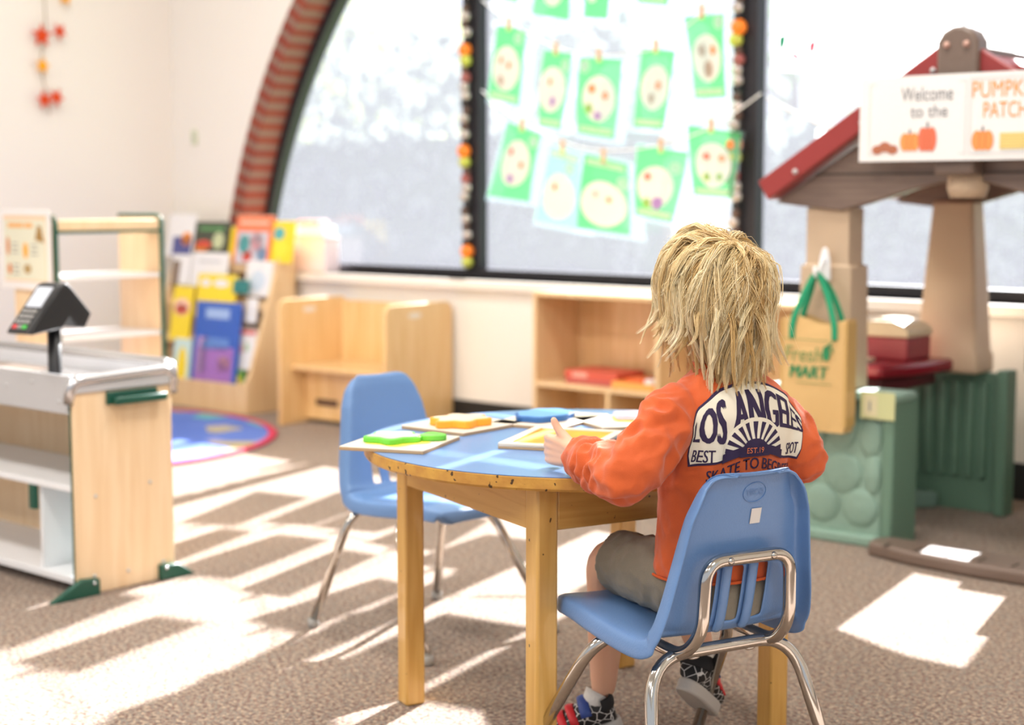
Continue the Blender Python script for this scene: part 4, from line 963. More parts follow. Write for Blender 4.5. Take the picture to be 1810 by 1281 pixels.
# ================================================================== CLASSROOM CHAIRS
def profile():
    pts = [(.196, .316), (.194, .334), (.182, .343), (.13, .346), (.05, .341), (-.03, .335), (-.09, .334), (-.126, .341), (-.147, .360), (-.158, .395), (-.167, .44), (-.178, .50), (-.190, .555), (-.200, .600), (-.2045, .614), (-.2085, .623), (-.215, .627), (-.221, .6265)]
    out = smooth_path([(0, y, z) for y, z in pts], 5); return [(p.y, p.z) for p in out]
def lerpt(tab, x):
    for (a, va), (b, vb) in zip(tab, tab[1:]):
        if x <= b: return va+(vb-va)*max(0, (x-a))/(b-a)
    return tab[-1][1]
def chair(label, loc, rz, sticker):
    t = thing('classroom_chair', label, 'chair', loc, rz, 'blue classroom chairs at the round table')
    pr = profile(); n = len(pr)
    cum = [0]
    for a, b in zip(pr, pr[1:]): cum.append(cum[-1]+math.hypot(b[0]-a[0], b[1]-a[1]))
    T = cum[-1]
    wt = [(0, .118), (.02, .140), (.05, .150), (.2, .160), (.33, .165), (.38, .158), (.42, .150), (.50, .135), (.57, .123), (T-.045, .114), (T-.030, .109), (T-.018, .102), (T-.009, .091), (T-.003, .078), (T, .066)]
    base = [-1, -.82, -.62, -.45]
    slots = [(-.067, -.043), (-.012, .012), (.043, .067)]
    vs = []; rows = []
    for i, (y, z) in enumerate(pr):
        a = pr[max(i-1, 0)]; b = pr[min(i+1, n-1)]; tx = Vector((0, b[0]-a[0], b[1]-a[1])).normalized()
        nn_ = Vector((0, tx.z, -tx.y))              # outward: down for the seat, back for the backrest
        if nn_.z > 0 and abs(nn_.z) > .5: nn_ = -nn_
        if abs(nn_.z) <= .5 and nn_.y > 0: nn_ = -nn_
        w_ = lerpt(wt, cum[i]); fl = lerpt([(0, .016), (.15, .022), (.36, .024), (.42, .026), (.52, .024), (T-.05, .018), (T, .003)], cum[i]); r = .013
        xs = [-(w_-r), -.108, -.088] + [v for s_ in slots for v in s_] + [.088, .108, (w_-r)]
        xs = [max(-(w_-r), min(w_-r, x*min(1, w_/.122))) for x in xs]
        full = [(xs[0]-r, fl+r), (xs[0]-r, r+fl*.4), (xs[0]-r*.75, r*.35)] + [(x, 0) for x in xs] + [(xs[-1]+r*.75, r*.35), (xs[-1]+r, r+fl*.4), (xs[-1]+r, fl+r)]
        row = []
        back = cum[i] > .36; sc_ = min(1, .25+(T-cum[i])/.05)
        for x, o in full:
            dish = (x/w_)**2
            p = Vector((x, y, z)) + nn_*o*sc_ - nn_*dish*(.014*sc_ if back else .007)
            row.append(len(vs)); vs.append(p)
        rows.append(row)
    z0i = min(i for i in range(n) if cum[i] > .30 and pr[i][1] > .356); z1i = min(i for i in range(n) if cum[i] > .36 and pr[i][1] > .458)
    fs = []
    hole = {(3+3+2*k-0) for k in range(3)}
    for i in range(n-1):
        for j in range(len(rows[0])-1):
            xa, xb = vs[rows[i][j]].x, vs[rows[i][j+1]].x
            if z0i <= i < z1i and any(abs(j-h) == 0 for h in hole): continue
            fs.append((rows[i][j], rows[i][j+1], rows[i+1][j+1], rows[i+1][j]))
    mb = MB(); mb.add(vs, fs); me = mb.obj('shell', M_bluep, t, smooth=True)
    q = me.modifiers.new('s', 'SOLIDIFY'); q.thickness = .0055; q.offset = 0
    q = me.modifiers.new('u', 'SUBSURF'); q.levels = 2; q.render_levels = 2
    # raised ribs between the slots
    for xc in (-.0275, .0275):
        yz = [(y, z) for i, (y, z) in enumerate(pr) if z0i-2 <= i <= z1i+1]
        MB().tube([(xc, y-.007, z-.003) for y, z in yz], [(.010, .005)]*len(yz), 10).obj('rib', M_bluep, me, smooth=True)
    tr = .0115
    def fr(pts, rad, nm):
        return MB().tube(round_path(pts, rad, 9), tr, 14).obj(nm, M_chrome, t, smooth=True)
    fr([(-.205, -.225, .012), (-.150, -.130, .311), (.150, -.130, .311), (.205, -.225, .012)], .075, 'rear_leg_frame')
    fr([(-.205, .225, .012), (-.150, .035, .311), (.150, .035, .311), (.205, .225, .012)], .075, 'front_leg_frame')
    fr([(-.098, .03, .318), (-.098, -.150, .312), (-.092, -.196, .36), (-.088, -.200, .482), (.088, -.200, .482), (.092, -.196, .36), (.098, -.150, .312), (.098, .03, .318)], .038, 'back_support_frame')
    for x, y in ((-.205, -.225), (.205, -.225), (-.205, .225), (.205, .225)):
        MB().lathe([(.012, 0), (.015, .003), (.0145, .010), (.0135, .022)], 16, Matrix.Translation((x, y, 0))).obj('glide', M_glide, t, smooth=True)
    for x in (-.045, .045): MB().lathe([(.0065, 0), (.0055, .003), (.002, .0045)], 12, Matrix.Translation((x, -.2105, .482)) @ Matrix.Rotation(PI/2, 4, 'X')).obj('rivet', M_chrome, t, smooth=True)
    for x, y in ((-.07, .10), (.07, .10), (-.07, -.05), (.07, -.05)): MB().lathe([(.0095, 0), (.008, .0022), (.002, .003)], 14, Matrix.Translation((x, y, .3435 if y > 0 else .3365))).obj('rivet', mat('dull_rivet', (.5, .5, .48), .4, metal=.6), t, smooth=True)
    for x in (-.06, .06): MB().ball((x, -.13, .300), (.012, .006, .004), 10).obj('weld_tab', M_chrome, t, smooth=True)
    if sticker:
        bv = BVHTree.FromPolygons([tuple(v) for v in vs], fs)
        def onback(x, z, off=.0045):
            h = bv.ray_cast(Vector((x, -.6, z)), Vector((0, 1, 0))); return (h[0].x, h[0].y-off, h[0].z) if h[0] else (x, -.2, z)
        q_ = [onback(.008, .536), onback(.030, .536), onback(.030, .563), onback(.008, .563)]
        MB().add(q_, [(0, 1, 2, 3)]).obj('white_sticker', mat('sticker_white', (.72, .70, .68), .6), me)
        ring = [onback(.010+.024*math.cos(2*PI*i/40), .592+.0175*math.sin(2*PI*i/40), .0035) for i in range(40)]
        MB().tube(ring, .0009, 6, closed=True).obj('oval_emblem', M_bluep, me, smooth=True)
        tv, tf = textmesh('VIRCO'); xa, xb = min(v[0] for v in tv), max(v[0] for v in tv); ya, yb = min(v[1] for v in tv), max(v[1] for v in tv)
        pv = [onback(-.008+(v[0]-xa)/(xb-xa)*.036, .5865+(v[1]-ya)/(yb-ya)*.011, .0042) for v in tv]
        MB().add(pv, tf).obj('emblem_lettering', mat('embossed_blue', (.13, .25, .50), .45), me)
    return t
OC = Vector((.30, 2.79, 0)); TH_C = math.atan2(.491, .871)
chair('blue plastic classroom chair with chrome legs that the child sits on', OC, TH_C, True)
chair('empty blue plastic classroom chair left of the round table', Vector((-.20, 3.90, 0)), R(-137), False)

# ================================================================== CHILD
person = thing('person', 'child with shaggy blond hair in an orange printed shirt sitting at the table', 'person', OC, TH_C)
def remesh(mb, name, m, parent, voxel, smooth_it=6, disp=None):
    me = bpy.data.meshes.new('tmp'); me.from_pydata(mb.v, [], mb.f); me.update()
    bm = bmesh.new(); bm.from_mesh(me); bmesh.ops.recalc_face_normals(bm, faces=bm.faces); bm.to_mesh(me); bm.free()
    o = bpy.data.objects.new('tmp', me); COL.objects.link(o)
    q = o.modifiers.new('r', 'REMESH'); q.mode = 'VOXEL'; q.voxel_size = voxel
    q = o.modifiers.new('s', 'SMOOTH'); q.iterations = smooth_it; q.factor = .5
    dg = bpy.context.evaluated_depsgraph_get(); me2 = bpy.data.meshes.new_from_object(o.evaluated_get(dg)); bpy.data.objects.remove(o)
    if disp:
        nn_ = [v.normal.copy() for v in me2.vertices]
        for v, n_ in zip(me2.vertices, nn_): v.co += n_*disp(v.co)
        me2.update()
    for p in me2.polygons: p.use_smooth = True
    me2.materials.clear(); me2.materials.append(m); me2.name = name
    o2 = bpy.data.objects.new(name, me2); COL.objects.link(o2); o2.parent = parent; return o2
def cap(mb, pts, rs, n=16, k=5):
    """tapered limb with rounded ends"""
    P = smooth_path(pts, k); m = len(pts)-1
    rr = []
    for i in range(len(P)):
        u_ = i/k; a = min(int(u_), m-1); f_ = u_-a; rr.append(rs[a]*(1-f_)+rs[a+1]*f_)
    mb.tube(P, rr, n); mb.ball(P[0], rr[0]*.999, n); mb.ball(P[-1], rr[-1]*.999, n)
def rings(mb, R_, n=32):
    vs = []; fs = []
    for (cx, cy, z, rx, ry, *e) in R_:
        for j in range(n):
            a = 2*PI*j/n; c, s_ = math.cos(a), math.sin(a); pw = .82
            vs.append((cx+rx*math.copysign(abs(c)**pw, c), cy+ry*math.copysign(abs(s_)**pw, s_), z))
    k = len(R_)
    for i in range(k-1):
        for j in range(n): fs.append((i*n+j, i*n+(j+1) % n, (i+1)*n+(j+1) % n, (i+1)*n+j))
    fs += [tuple(range(n-1, -1, -1)), tuple(range((k-1)*n, k*n))]; mb.add(vs, fs)
MX = lambda x: .045-.70*x
HCn = Vector((.023, -.062, .925))
# --- body (skin): head, neck, trunk core, arms, hands, legs in one surface
b = MB()
b.ball(HCn, (.070, .088, .088), 28)
b.ball(HCn+Vector((-.004, .035, -.045)), (.052, .052, .048), 20)
b.ball(HCn+Vector((-.006, .062, -.075)), (.020, .018, .015), 12)
cap(b, [HCn+Vector((-.006, .083, -.005)), HCn+Vector((-.007, .094, -.024))], [.006, .0095], 10)
for s_ in (-1, 1): b.ball(HCn+Vector((s_*.072, .004, -.022)), (.008, .017, .024), 12)
cap(b, [(.022, -.085, .74), (.022, -.080, .80), HCn+Vector((0, -.01, -.05))], [.040, .036, .036], 18)
rings(b, [(.03, -.065, .40, .085, .065), (.033, -.075, .55, .085, .062), (.035, -.085, .68, .100, .062), (.033, -.088, .735, .085, .05), (.025, -.088, .765, .045, .035)])
def hand(b, X, left=True):
    for k, z in enumerate((.6465, .633, .6195, .607)):
        cap(b, [X(-.157, .090, .624+.25*(z-.627)), X(-.161, .130, .625+.75*(z-.627)), X(-.167, .173-.003*k, z)], [.0135, .011, .0088], 12)
        L_ = (.95, 1.0, .94, .78)[k]
        cap(b, [X(-.167, .173-.003*k, z), X(-.162, .173+.019*L_, z-.001), X(-.147, .173+.024*L_, z-.003), X(-.137, .173+.008*L_, z-.004)], [.0088, .0074, .0070, .0060], 12)
    cap(b, [X(-.152, .110, .632), X(-.158, .136, .652), X(-.165, .150, .668), X(-.1695, .156, .682)], [.012, .0100, .0080, .0066], 12)
for X in ((lambda x, y, z: (x, y, z)), (lambda x, y, z: (MX(x), y, z))):
    cap(b, [X(-.075, -.085, .725), X(-.135, -.105, .68), X(-.185, -.112, .625), X(-.168, -.02, .624), X(-.158, .085, .624)], [.036, .032, .028, .024, .0165], 14)
    hand(b, X)
cap(b, [(-.02, -.05, .412), (-.028, .08, .410), (-.027, .185, .398), (-.008, .232, .330), (.010, .258, .225), (.018, .276, .125)], [.055, .050, .041, .035, .034, .024], 18)
cap(b, [(.09, -.05, .412), (.105, .08, .410), (.118, .175, .400), (.142, .185, .340), (.160, .175, .26), (.172, .165, .205)], [.055, .050, .041, .035, .033, .024], 18)
body = remesh(b, 'body', M_skin, person, .0030, 4)
# --- shirt
b = MB()
rings(b, [(.03, -.070, .425, .112, .086), (.031, -.071, .47, .110, .084), (.033, -.075, .54, .110, .082), (.035, -.080, .61, .115, .082), (.037, -.086, .67, .124, .082), (.036, -.089, .715, .126, .078), (.034, -.090, .745, .112, .068), (.030, -.089, .768, .082, .054), (.026, -.087, .785, .055, .046), (.024, -.085, .796, .046, .042)], 40)
for X in ((lambda x, y, z: (x, y, z)), (lambda x, y, z: (MX(x), y, z))):
    cap(b, [X(-.055, -.088, .722), X(-.115, -.102, .690), X(-.160, -.112, .648), X(-.192, -.108, .622), X(-.183, -.055, .621), X(-.172, .0, .622), X(-.162, .062, .624)], [.050, .050, .047, .041, .041, .037, .030], 18)
    cap(b, [X(-.165, .050, .624), X(-.160, .082, .624)], [.030, .026], 16)
def shirt_disp(p):
    arm = min(1, max(0, (abs(p.x-.033)-.105)/.04)); back = max(0, min(1, (-.10-p.y)/.05))*(1-arm)
    q = p*17; a = noise.noise(Vector((q.x*1.6, q.y*1.4, q.z*.8))+Vector((3, 1, 7))); r_ = (1-abs(a)*2.4)
    d = .0045*r_*(1-.65*back)
    if arm > 0:
        al = noise.noise(p*26+Vector((9, 2, 4))); d += arm*(.0075*(1-abs(al)*2.8))
        d += arm*.0036*math.sin(p.y*150+p.z*60+7*noise.noise(p*20))*(1 if p.y > -.05 else .3)
    d += .0012*noise.noise(p*60)
    # armhole crease
    c = abs(abs(p.x-.033)-.098); d -= .004*math.exp(-(c/.007)**2)*(1 if p.z > .62 else .2)
    return d
shirt = remesh(b, 'shirt', M_shirt, person, .0036, 5, shirt_disp)
# hem, cuff and seams
M_seam = mat('orange_seam', (.62, .10, .02), .9)
def ringpath(cx, cy, z, rx, ry, n=48): return [(cx+rx*math.copysign(abs(math.cos(2*PI*i/n))**.82, math.cos(2*PI*i/n)), cy+ry*math.copysign(abs(math.sin(2*PI*i/n))**.82, math.sin(2*PI*i/n)), z) for i in range(n)]
MB().tube(ringpath(.03, -.070, .428, .116, .090), .0026, 8, closed=True).obj('hem', M_seam, shirt, smooth=True)
MB().tube(ringpath(.024, -.085, .797, .047, .043), .0045, 8, closed=True).obj('collar', M_shirt, shirt, smooth=True)
# --- print on the back
dv = [v.co.copy() for v in shirt.data.vertices]; df = [tuple(p.vertices) for p in shirt.data.polygons]
SB = BVHTree.FromPolygons(dv, df)
def print_on(vs, fs, m, name, off, cut=.006):
    bm = bmesh.new(); bv_ = [bm.verts.new((x, z, 0)) for x, z in vs]
    for f in fs:
        try: bm.faces.new([bv_[i] for i in f])
        except ValueError: pass
    xs = [v[0] for v in vs]; zs = [v[1] for v in vs]
    for ax, lo, hi in ((0, min(xs), max(xs)), (1, min(zs), max(zs))):
        k = math.ceil(lo/cut)*cut
        while k < hi:
            no = (1, 0, 0) if ax == 0 else (0, 1, 0); co = (k, 0, 0) if ax == 0 else (0, k, 0)
            bmesh.ops.bisect_plane(bm, geom=bm.verts[:]+bm.edges[:]+bm.faces[:], plane_co=co, plane_no=no, dist=1e-6); k += cut
    RXX = .122
    bad = []
    for v in bm.verts:
        s_, z = v.co.x*1.06, .703+(v.co.y-.6995)*1.20; x = .034+RXX*math.sin(max(-1.45, min(1.45, s_/RXX)))
        h = SB.ray_cast(Vector((x, -.6, z)), Vector((0, 1, 0)), 1.0)
        pass
        if h[0] is None: bad.append(v); v.co = Vector((x, -.1, z))
        else: v.co = h[0]+Vector((0, -off, 0))+h[1]*0
    if bad: bmesh.ops.delete(bm, geom=bad, context='VERTS')
    me = bpy.data.meshes.new(name); bm.to_mesh(me); bm.free(); me.materials.append(m)
    for p in me.polygons: p.use_smooth = True
    o = bpy.data.objects.new(name, me); COL.objects.link(o); o.parent = shirt; return o
ztop = lambda s_: .757-.058*(s_/.14)**2
zbot = lambda s_: .646-.010*(s_/.14)**2+(.012*math.cos(s_/.05*1.2) if abs(s_) < .065 else 0)
def emblem(inset):
    W = .140-inset; pts = [(-W+.0, ztop(-W)-inset)]
    for i in range(1, 24): s_ = -W+2*W*i/24; pts.append((s_, ztop(s_)-inset))
    pts.append((W, ztop(W)-inset)); pts += [(W-.010, .655), (W-.018, zbot(.12)+inset)]
    for i in range(1, 20): s_ = (W-.018)-2*(W-.018)*i/20; pts.append((s_, zbot(s_)+inset))
    pts += [(-W+.018, zbot(.12)+inset), (-W+.010, .655)]; return pts
def poly_print(pts, m, name, off): print_on(pts, [tuple(range(len(pts)))], m, name, off)
poly_print(emblem(0), M_navy, 'print_outline', .0012)
poly_print(emblem(.0035), M_cream, 'print_field', .0018)
def text_print(txt, s0, s1, lo, hi, m, off, name='print_lettering', bold=0):
    tv, tf = textmesh(txt); xa, xb = min(v[0] for v in tv), max(v[0] for v in tv); ya, yb = min(v[1] for v in tv), max(v[1] for v in tv)
    allv = []; allf = []
    for dx in ((-bold, bold, 0) if bold else (0,)):
        o_ = len(allv)
        for v in tv:
            s_ = s0+(v[0]-xa)/(xb-xa)*(s1-s0)+dx; k = (v[1]-ya)/(yb-ya); allv.append((s_, lo(s_)+(hi(s_)-lo(s_))*k))
        print_on(allv[o_:], tf, m, name, off+(.0001 if dx > 0 else .0002 if dx == 0 else 0))
text_print('LOS', -.124, -.056, lambda s_: .672-.05*(s_+.056), lambda s_: ztop(s_)-.011, M_navy, .0024, bold=.0024)
text_print('ANGELES', -.040, .134, lambda s_: .690-.15*max(0, s_-.055), lambda s_: ztop(s_)-.010, M_navy, .0024, bold=.0024)
poly_print([(.066*math.cos(PI*i/24)*.92, .658+.050*math.sin(PI*i/24)) for i in range(25)], M_cream, 'print_field', .0030)
for k in range(11):
    a = PI*(k+.5)/11; r0, r1 = .020, .058; da = .075
    pts = [(r0*math.cos(a-da*.5), .656+r0*.8*math.sin(a-da*.5)), (r1*math.cos(a-da), .656+r1*.8*math.sin(a-da)), (r1*math.cos(a+da), .656+r1*.8*math.sin(a+da)), (r0*math.cos(a+da*.5), .656+r0*.8*math.sin(a+da*.5))]
    poly_print(pts, M_navy, 'print_ray', .0035)
poly_print([(.030*math.cos(PI*i/16), .652+.026*math.sin(PI*i/16)) for i in range(17)], M_navy, 'print_sun', .0037)
bandp = [(-.062+.124*i/16, zbot(-.062+.124*i/16)+.012) for i in range(17)] + [(.062-.124*i/16, zbot(.062-.124*i/16)-.001) for i in range(17)]
poly_print(bandp, M_navy, 'print_band', .0037)
text_print('EST.19', -.016, .016, lambda s_: .657, lambda s_: .665, mat('print_orange', (.85, .22, .08), .8), .0045)
text_print('BEST', -.118, -.075, lambda s_: .646, lambda s_: .664, M_navy, .0024, bold=.0005)
text_print('SPOT', .078, .116, lambda s_: .648, lambda s_: .665, M_navy, .0024, bold=.0005)
text_print('SKATE TO BEGREEN', -.088, .105, lambda s_: zbot(s_)-.024, lambda s_: zbot(s_)-.008, M_navy, .0012, bold=.0004)
# --- shorts
b = MB()
rings(b, [(.03, -.068, .36, .098, .078), (.03, -.068, .40, .104, .082), (.031, -.070, .455, .102, .078)], 32)
cap(b, [(-.018, -.05, .408), (-.026, .03, .410), (-.028, .088, .409)], [.066, .064, .060], 20)
cap(b, [(.088, -.05, .408), (.098, .03, .410), (.104, .088, .409)], [.066, .064, .060], 20)
b.tube([(-.027, .06, .409), (-.029, .125, .407), (-.029, .143, .405)], [.060, .059, .060], 22)
b.tube([(.102, .06, .409), (.108, .125, .407), (.110, .143, .405)], [.060, .059, .060], 22)
def short_disp(p): return .003*(1-abs(noise.noise(p*24))*2.5)+.0012*noise.noise(p*60)
shorts = remesh(b, 'shorts', M_short, person, .004, 4, short_disp)
# --- socks, shoes
M_sock = mat('white_sock', (.80, .79, .76), .9, bump=(200, .4))
def shoe(heel, toe, up, ank):
    h = Vector(heel); t_ = Vector(toe); Y_ = (t_-h).normalized(); Z_ = (Vector(up)-Y_*Vector(up).dot(Y_)).normalized(); X_ = Y_.cross(Z_)
    M = Matrix.Translation(h) @ Matrix((X_, Y_, Z_)).transposed().to_4x4()
    L = .172
    def sec(y, w_, zt, z0=.018): return (y, w_, zt, z0)
    S_ = [(.0, .020, .050), (.008, .027, .072), (.03, .030, .080), (.055, .031, .078), (.075, .032, .068), (.10, .036, .056), (.13, .038, .047), (.155, .033, .040), (.168, .022, .032), (.174, .008, .024)]
    vs = []; fs = []; n_ = 20
    for y, w_, zt in S_:
        for j in range(n_):
            a = 2*PI*j/n_; vs.append((w_*math.cos(a), y, .012+(zt-.012)*(.5+.5*math.sin(a))**.8))
    for i in range(len(S_)-1):
        for j in range(n_): fs.append((i*n_+j, i*n_+(j+1) % n_, (i+1)*n_+(j+1) % n_, (i+1)*n_+j))
    fs += [tuple(range(n_)), tuple(range((len(S_)-1)*n_, len(S_)*n_))]
    up_ = MB().add(vs, fs, M).obj('shoe', M_web, person, smooth=True)
    q = up_.modifiers.new('u', 'SUBSURF'); q.levels = q.render_levels = 1
    sp = []
    for i in range(32):
        a = 2*PI*i/32; y = .086+.092*math.sin(a); w_ = .030+.010*max(0, math.sin(a)); sp.append((w_*math.copysign(abs(math.cos(a))**.7, math.cos(a)), y))
    MB().prism(sp, -.004, .022, 'z', M).obj('sole', M_sole, up_, bevel=.005, seg=3)
    for i, (y, z) in enumerate(((.082, .064), (.104, .056), (.126, .049))):
        MB().tube([(x*.9, y+.004*math.cos(x*40), .026+(z-.02)*math.sqrt(max(0, 1-(x/.043)**2))) for x in [(-.040+.08*k/12) for k in range(13)]], [(.0085, .0025)]*13, 8, M=M).obj('strap', M_rstrap, up_, smooth=True)
    MB().tube([(x, .056, .034+(.080-.034)*math.sqrt(max(0, 1-(x/.042)**2))) for x in [(-.038+.076*k/12) for k in range(13)]], [(.011, .003)]*13, 8, M=M).obj('strap', M_bstrap, up_, smooth=True, label='blue strap')
    MB().tube([(.031*math.cos(a), .022-.022*math.sin(a), .062) for a in [PI*k/12 for k in range(13)]], [(.004, .014)]*13, 8, M=M).obj('heel_collar', mat('black_padding', (.015, .015, .017), .8), up_, smooth=True)
    MB().tube([M @ Vector((0, .030, .050)), M @ Vector((0, .031, .072)), (M @ Vector((0, .031, .076))).lerp(Vector(ank), .35)], [.026, .0255, .0250], 18).obj('sock', M_sock, person, smooth=True)
M_web = mat('black_web_fabric', (.012, .012, .014), .6)
nt = M_web.node_tree; vo = nt.nodes.new('ShaderNodeTexVoronoi'); vo.feature = 'DISTANCE_TO_EDGE'; vo.inputs['Scale'].default_value = 62
rp = nt.nodes.new('ShaderNodeValToRGB'); rp.color_ramp.elements[0].position = .035; rp.color_ramp.elements[0].color = (.75, .74, .72, 1); rp.color_ramp.elements[1].position = .055; rp.color_ramp.elements[1].color = (.012, .012, .014, 1)
nt.links.new(nt.nodes['Texture Coordinate'].outputs['Object'], vo.inputs['Vector']); nt.links.new(vo.outputs['Distance'], rp.inputs[0]); nt.links.new(rp.outputs[0], nt.nodes['Principled BSDF'].inputs['Base Color'])
M_sole = mat('pale_grey_rubber', (.55, .53, .50), .6); M_rstrap = mat('red_strap', (.62, .02, .03), .5); M_bstrap = mat('navy_strap', (.03, .07, .30), .5)
shoe((.047, .258, .045), (-.085, .335, -.002), (-.10, -.05, 1), (.018, .276, .125))
shoe((.100, .120, .150), (.205, .195, .070), (.62, .25, .75), (.172, .165, .205))
# --- face details
M_eye = mat('eye_white', (.85, .84, .82), .2); M_iris = mat('blue_iris', (.08, .16, .28), .2); M_lip = mat('lips', (.62, .24, .20), .5)
for s_ in (-1, 1):
    e = MB().ball(HCn+Vector((s_*.028-.004, .070, -.002)), .0115, 16).obj('eye', M_eye, person, smooth=True)
    MB().ball(HCn+Vector((s_*.028-.004, .0785, -.002)), (.0052, .0040, .0052), 12).obj('iris', M_iris, e, smooth=True)
    MB().tube([HCn+Vector((s_*(.016+.024*k/5)-.004, .082-.006*(k/5), .020+.003*math.sin(k))) for k in range(6)], .0018, 6).obj('eyebrow', mat('brow_hair', (.45, .30, .14), .8), person, smooth=True)
MB().tube([HCn+Vector((-.007+x, .0885-14*x*x, -.048)) for x in (-.016, -.008, 0, .008, .016)], [.0015, .003, .0035, .003, .0015], 8).obj('mouth', M_lip, person, smooth=True)

# --- hair: thousands of fine tapered strands in clumps over a scalp cap
def hairmat():
    m = bpy.data.materials.new('blond_hair'); m.use_nodes = True; nt = m.node_tree; b = nt.nodes['Principled BSDF']
    at = nt.nodes.new('ShaderNodeAttribute'); at.attribute_name = 'tint'
    r = nt.nodes.new('ShaderNodeValToRGB'); e = r.color_ramp.elements
    e[0].color = (.36, .20, .07, 1); e[1].color = (1.0, .90, .66, 1)
    for p, c in ((.25, (.62, .40, .15, 1)), (.55, (.86, .64, .32, 1)), (.8, (.95, .79, .47, 1))): q = e.new(p); q.color = c
    nt.links.new(at.outputs['Fac'], r.inputs[0]); nt.links.new(r.outputs[0], b.inputs['Base Color'])
    b.inputs['Roughness'].default_value = .38; b.inputs['Specular IOR Level'].default_value = .5
    b.inputs['Subsurface Weight'].default_value = 0; return m
M_hair = hairmat()
rnd = random.Random(21)
SK = Vector((.076, .093, .092)); CR = Vector((.16, -.42, .89)).normalized()
def strand_guide(d, L, lift, flick, pull, vee=0):
    """d: root direction on the scalp ellipsoid; the strand follows the head, then falls"""
    c = HCn; p = c+Vector((d.x*SK.x, d.y*SK.y, d.z*SK.z)); out = [p.copy()]
    tang = d-CR*d.dot(CR)
    if tang.length < .05: tang = Vector((rnd.uniform(-1, 1), rnd.uniform(-1, 1), 0))
    nf = noise.noise(d*1.5+Vector((4, 0, 2))); nf2 = noise.noise(d*3.6+Vector((1, 8, 2)))
    tang.rotate(Matrix.Rotation(-.55+1.8*nf+1.1*nf2, 3, CR))
    v = tang.normalized(); step = .0105; n_ = max(6, int(L/step)); ph = rnd.uniform(0, 6.28); am = rnd.uniform(.04, .22)
    sw = Vector((nf*.34+nf2*.2+rnd.gauss(0, .05), rnd.gauss(0, .03), 0))
    for i in range(n_):
        f_ = i/n_; lf = lift*min(1, i/4)
        e = (SK.x+lf, SK.y+lf, SK.z+lf)
        v = (v+Vector((0, 0, -.15-.20*f_))+sw*.30*(1-f_)+Vector((am*math.sin(ph+f_*5.5), 0, 0))).normalized(); p = p+v*step
        q = p-c; k = math.sqrt((q.x/e[0])**2+(q.y/e[1])**2+(q.z/e[2])**2)
        if q.z > -.030:
            p2 = c+q/k; v = (p2-out[-1]).normalized(); p = p2
        else:
            h = Vector((q.x, q.y, 0)); rad = h.length
            if vee: v = (v+Vector((-(q.x+.014)*vee, 0, 0))).normalized()
            if rad > .001: v = (v - h.normalized()*(rad-pull-lift)*1.5).normalized()
        if f_ > .62 and q.z < 0:
            h = Vector((q.x, q.y*.3, 0))
            if h.length > .001: v = (v+h.normalized()*flick*(f_-.62)*2.6).normalized()
        out.append(p.copy())
    return out
hv = []; hf = []; ht = []
def add_strand(P, r, tint):
    o_ = len(hv); k = len(P)
    for i, p in enumerate(P):
        tg_ = (P[min(i+1, k-1)]-P[max(i-1, 0)]); side = tg_.cross(Vector((.3, .2, 1))).normalized() if tg_.length > 0 else Vector((1, 0, 0)); o2 = tg_.cross(side).normalized()
        q = r*(1-.85*(i/(k-1))**2.2)
        for j in range(3):
            a = 2*PI*j/3; hv.append(p+side*q*math.cos(a)+o2*q*math.sin(a)); ht.append(max(0, min(1, tint+.12*(i/(k-1))-.10*(1-i/(k-1))**3)))
    for i in range(k-1):
        for j in range(3): hf.append((o_+i*3+j, o_+i*3+(j+1) % 3, o_+(i+1)*3+(j+1) % 3, o_+(i+1)*3+j))
NCL = 470
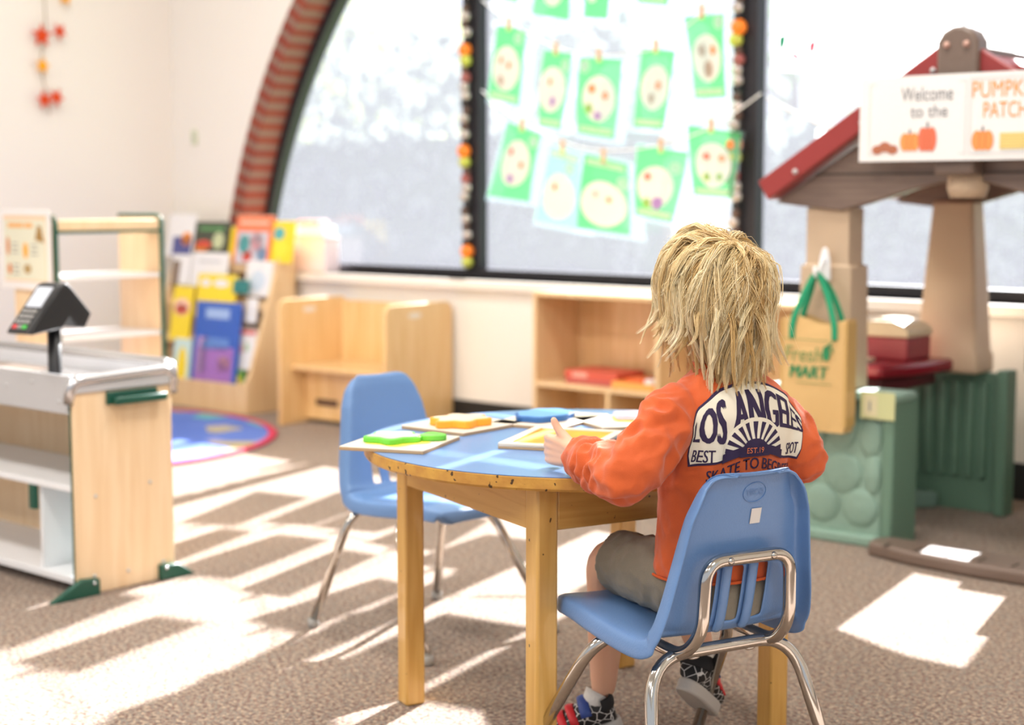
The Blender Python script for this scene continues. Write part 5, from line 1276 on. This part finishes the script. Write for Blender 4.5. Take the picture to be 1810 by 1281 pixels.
for c in range(NCL):
    while True:
        d = Vector((rnd.gauss(0, 1), rnd.gauss(0, 1), rnd.gauss(0, 1))).normalized()
        if d.z > -.35 and not (d.y > .55 and d.z < .45) and rnd.random() < .35+.65*max(0, d.dot(CR)): break
    az = math.atan2(d.x, -d.y)       # 0 = straight back
    front = d.y > .35
    ang = math.acos(max(-1, min(1, d.dot(CR))))
    back = max(0, math.cos(az)); left = d.x < -.42 and not front
    zend = .830-.068*math.exp(-((d.x*.076+.012)/.045)**2)*(back > .25)+rnd.gauss(0, .015)
    if front: zend = .94
    if left: zend = .845+rnd.gauss(0, .018)
    if d.x > .5 and not front: zend = .815+rnd.gauss(0, .015)
    root_z = HCn.z+d.z*SK.z
    L = (root_z-zend)*1.08+.055*(1-min(1, ang/1.2))+.02
    if front: L = rnd.uniform(.07, .10)
    top = rnd.random() < .22
    lift = .005+.010*(1-min(1, ang/1.5))+rnd.uniform(-.002, .007)+(.007 if top else 0)
    side = abs(math.sin(az))
    flick = rnd.uniform(0, .35)+.5*(side > .75)*rnd.random()
    if left: flick = rnd.uniform(.9, 2.1)
    G = strand_guide(d, max(.05, L), lift, flick, .044+.030*side, 5*rnd.random() if abs(d.x) < .55 and back > .2 else 0)
    tint = min(.95, max(0, rnd.gauss(.60, .16)))
    if top: tint = rnd.uniform(.66, .88)
    elif rnd.random() < .25: tint = rnd.uniform(.05, .35)
    rad = rnd.uniform(.005, .011)
    for s_ in range(28):
        o_ = Vector((rnd.gauss(0, 1), rnd.gauss(0, 1), rnd.gauss(0, .7)))*rad*.55; wv = rnd.uniform(0, 6.28); am = rnd.uniform(.0, .0022); K = len(G)
        cut = K-rnd.choice([0, 0, 0, 1, 1, 2])
        P = [G[i]+o_*(1.0-.84*(i/(K-1)))+Vector((math.sin(wv+i*.7), math.cos(wv*1.7+i*.6), 0))*am for i in range(max(4, cut))]
        add_strand(P, rnd.uniform(.00045, .00085), tint+rnd.gauss(0, .08))
# stray flyaways
for c in range(160):
    d = Vector((rnd.gauss(0, 1), rnd.gauss(0, 1), rnd.gauss(.5, .7))).normalized()
    if d.z < -.2: continue
    G = strand_guide(d, rnd.uniform(.06, .16), .022+rnd.uniform(0, .012), rnd.uniform(.3, 1.2), .08)
    add_strand(G, .00035, rnd.uniform(.7, 1))
me = bpy.data.meshes.new('hair'); me.from_pydata([tuple(v) for v in hv], [], hf)
at = me.attributes.new('tint', 'FLOAT', 'POINT'); at.data.foreach_set('value', ht)
for p in me.polygons: p.use_smooth = True
me.materials.append(M_hair); hair = bpy.data.objects.new('hair', me); COL.objects.link(hair); hair.parent = person
m = MB(); m.ball(HCn+Vector((0, -.003, .002)), (.0735, .090, .090), 28)
m.v = [v for v in m.v]
capo = m.obj('scalp_hair', mat('hair_underlayer', (.40, .26, .12), .8), hair, smooth=True)
bm = bmesh.new(); bm.from_mesh(capo.data)
bmesh.ops.delete(bm, geom=[v for v in bm.verts if (v.co.y-HCn.y > .045 and v.co.z-HCn.z < .045) or v.co.z-HCn.z < -.06], context='VERTS'); bm.to_mesh(capo.data); bm.free()
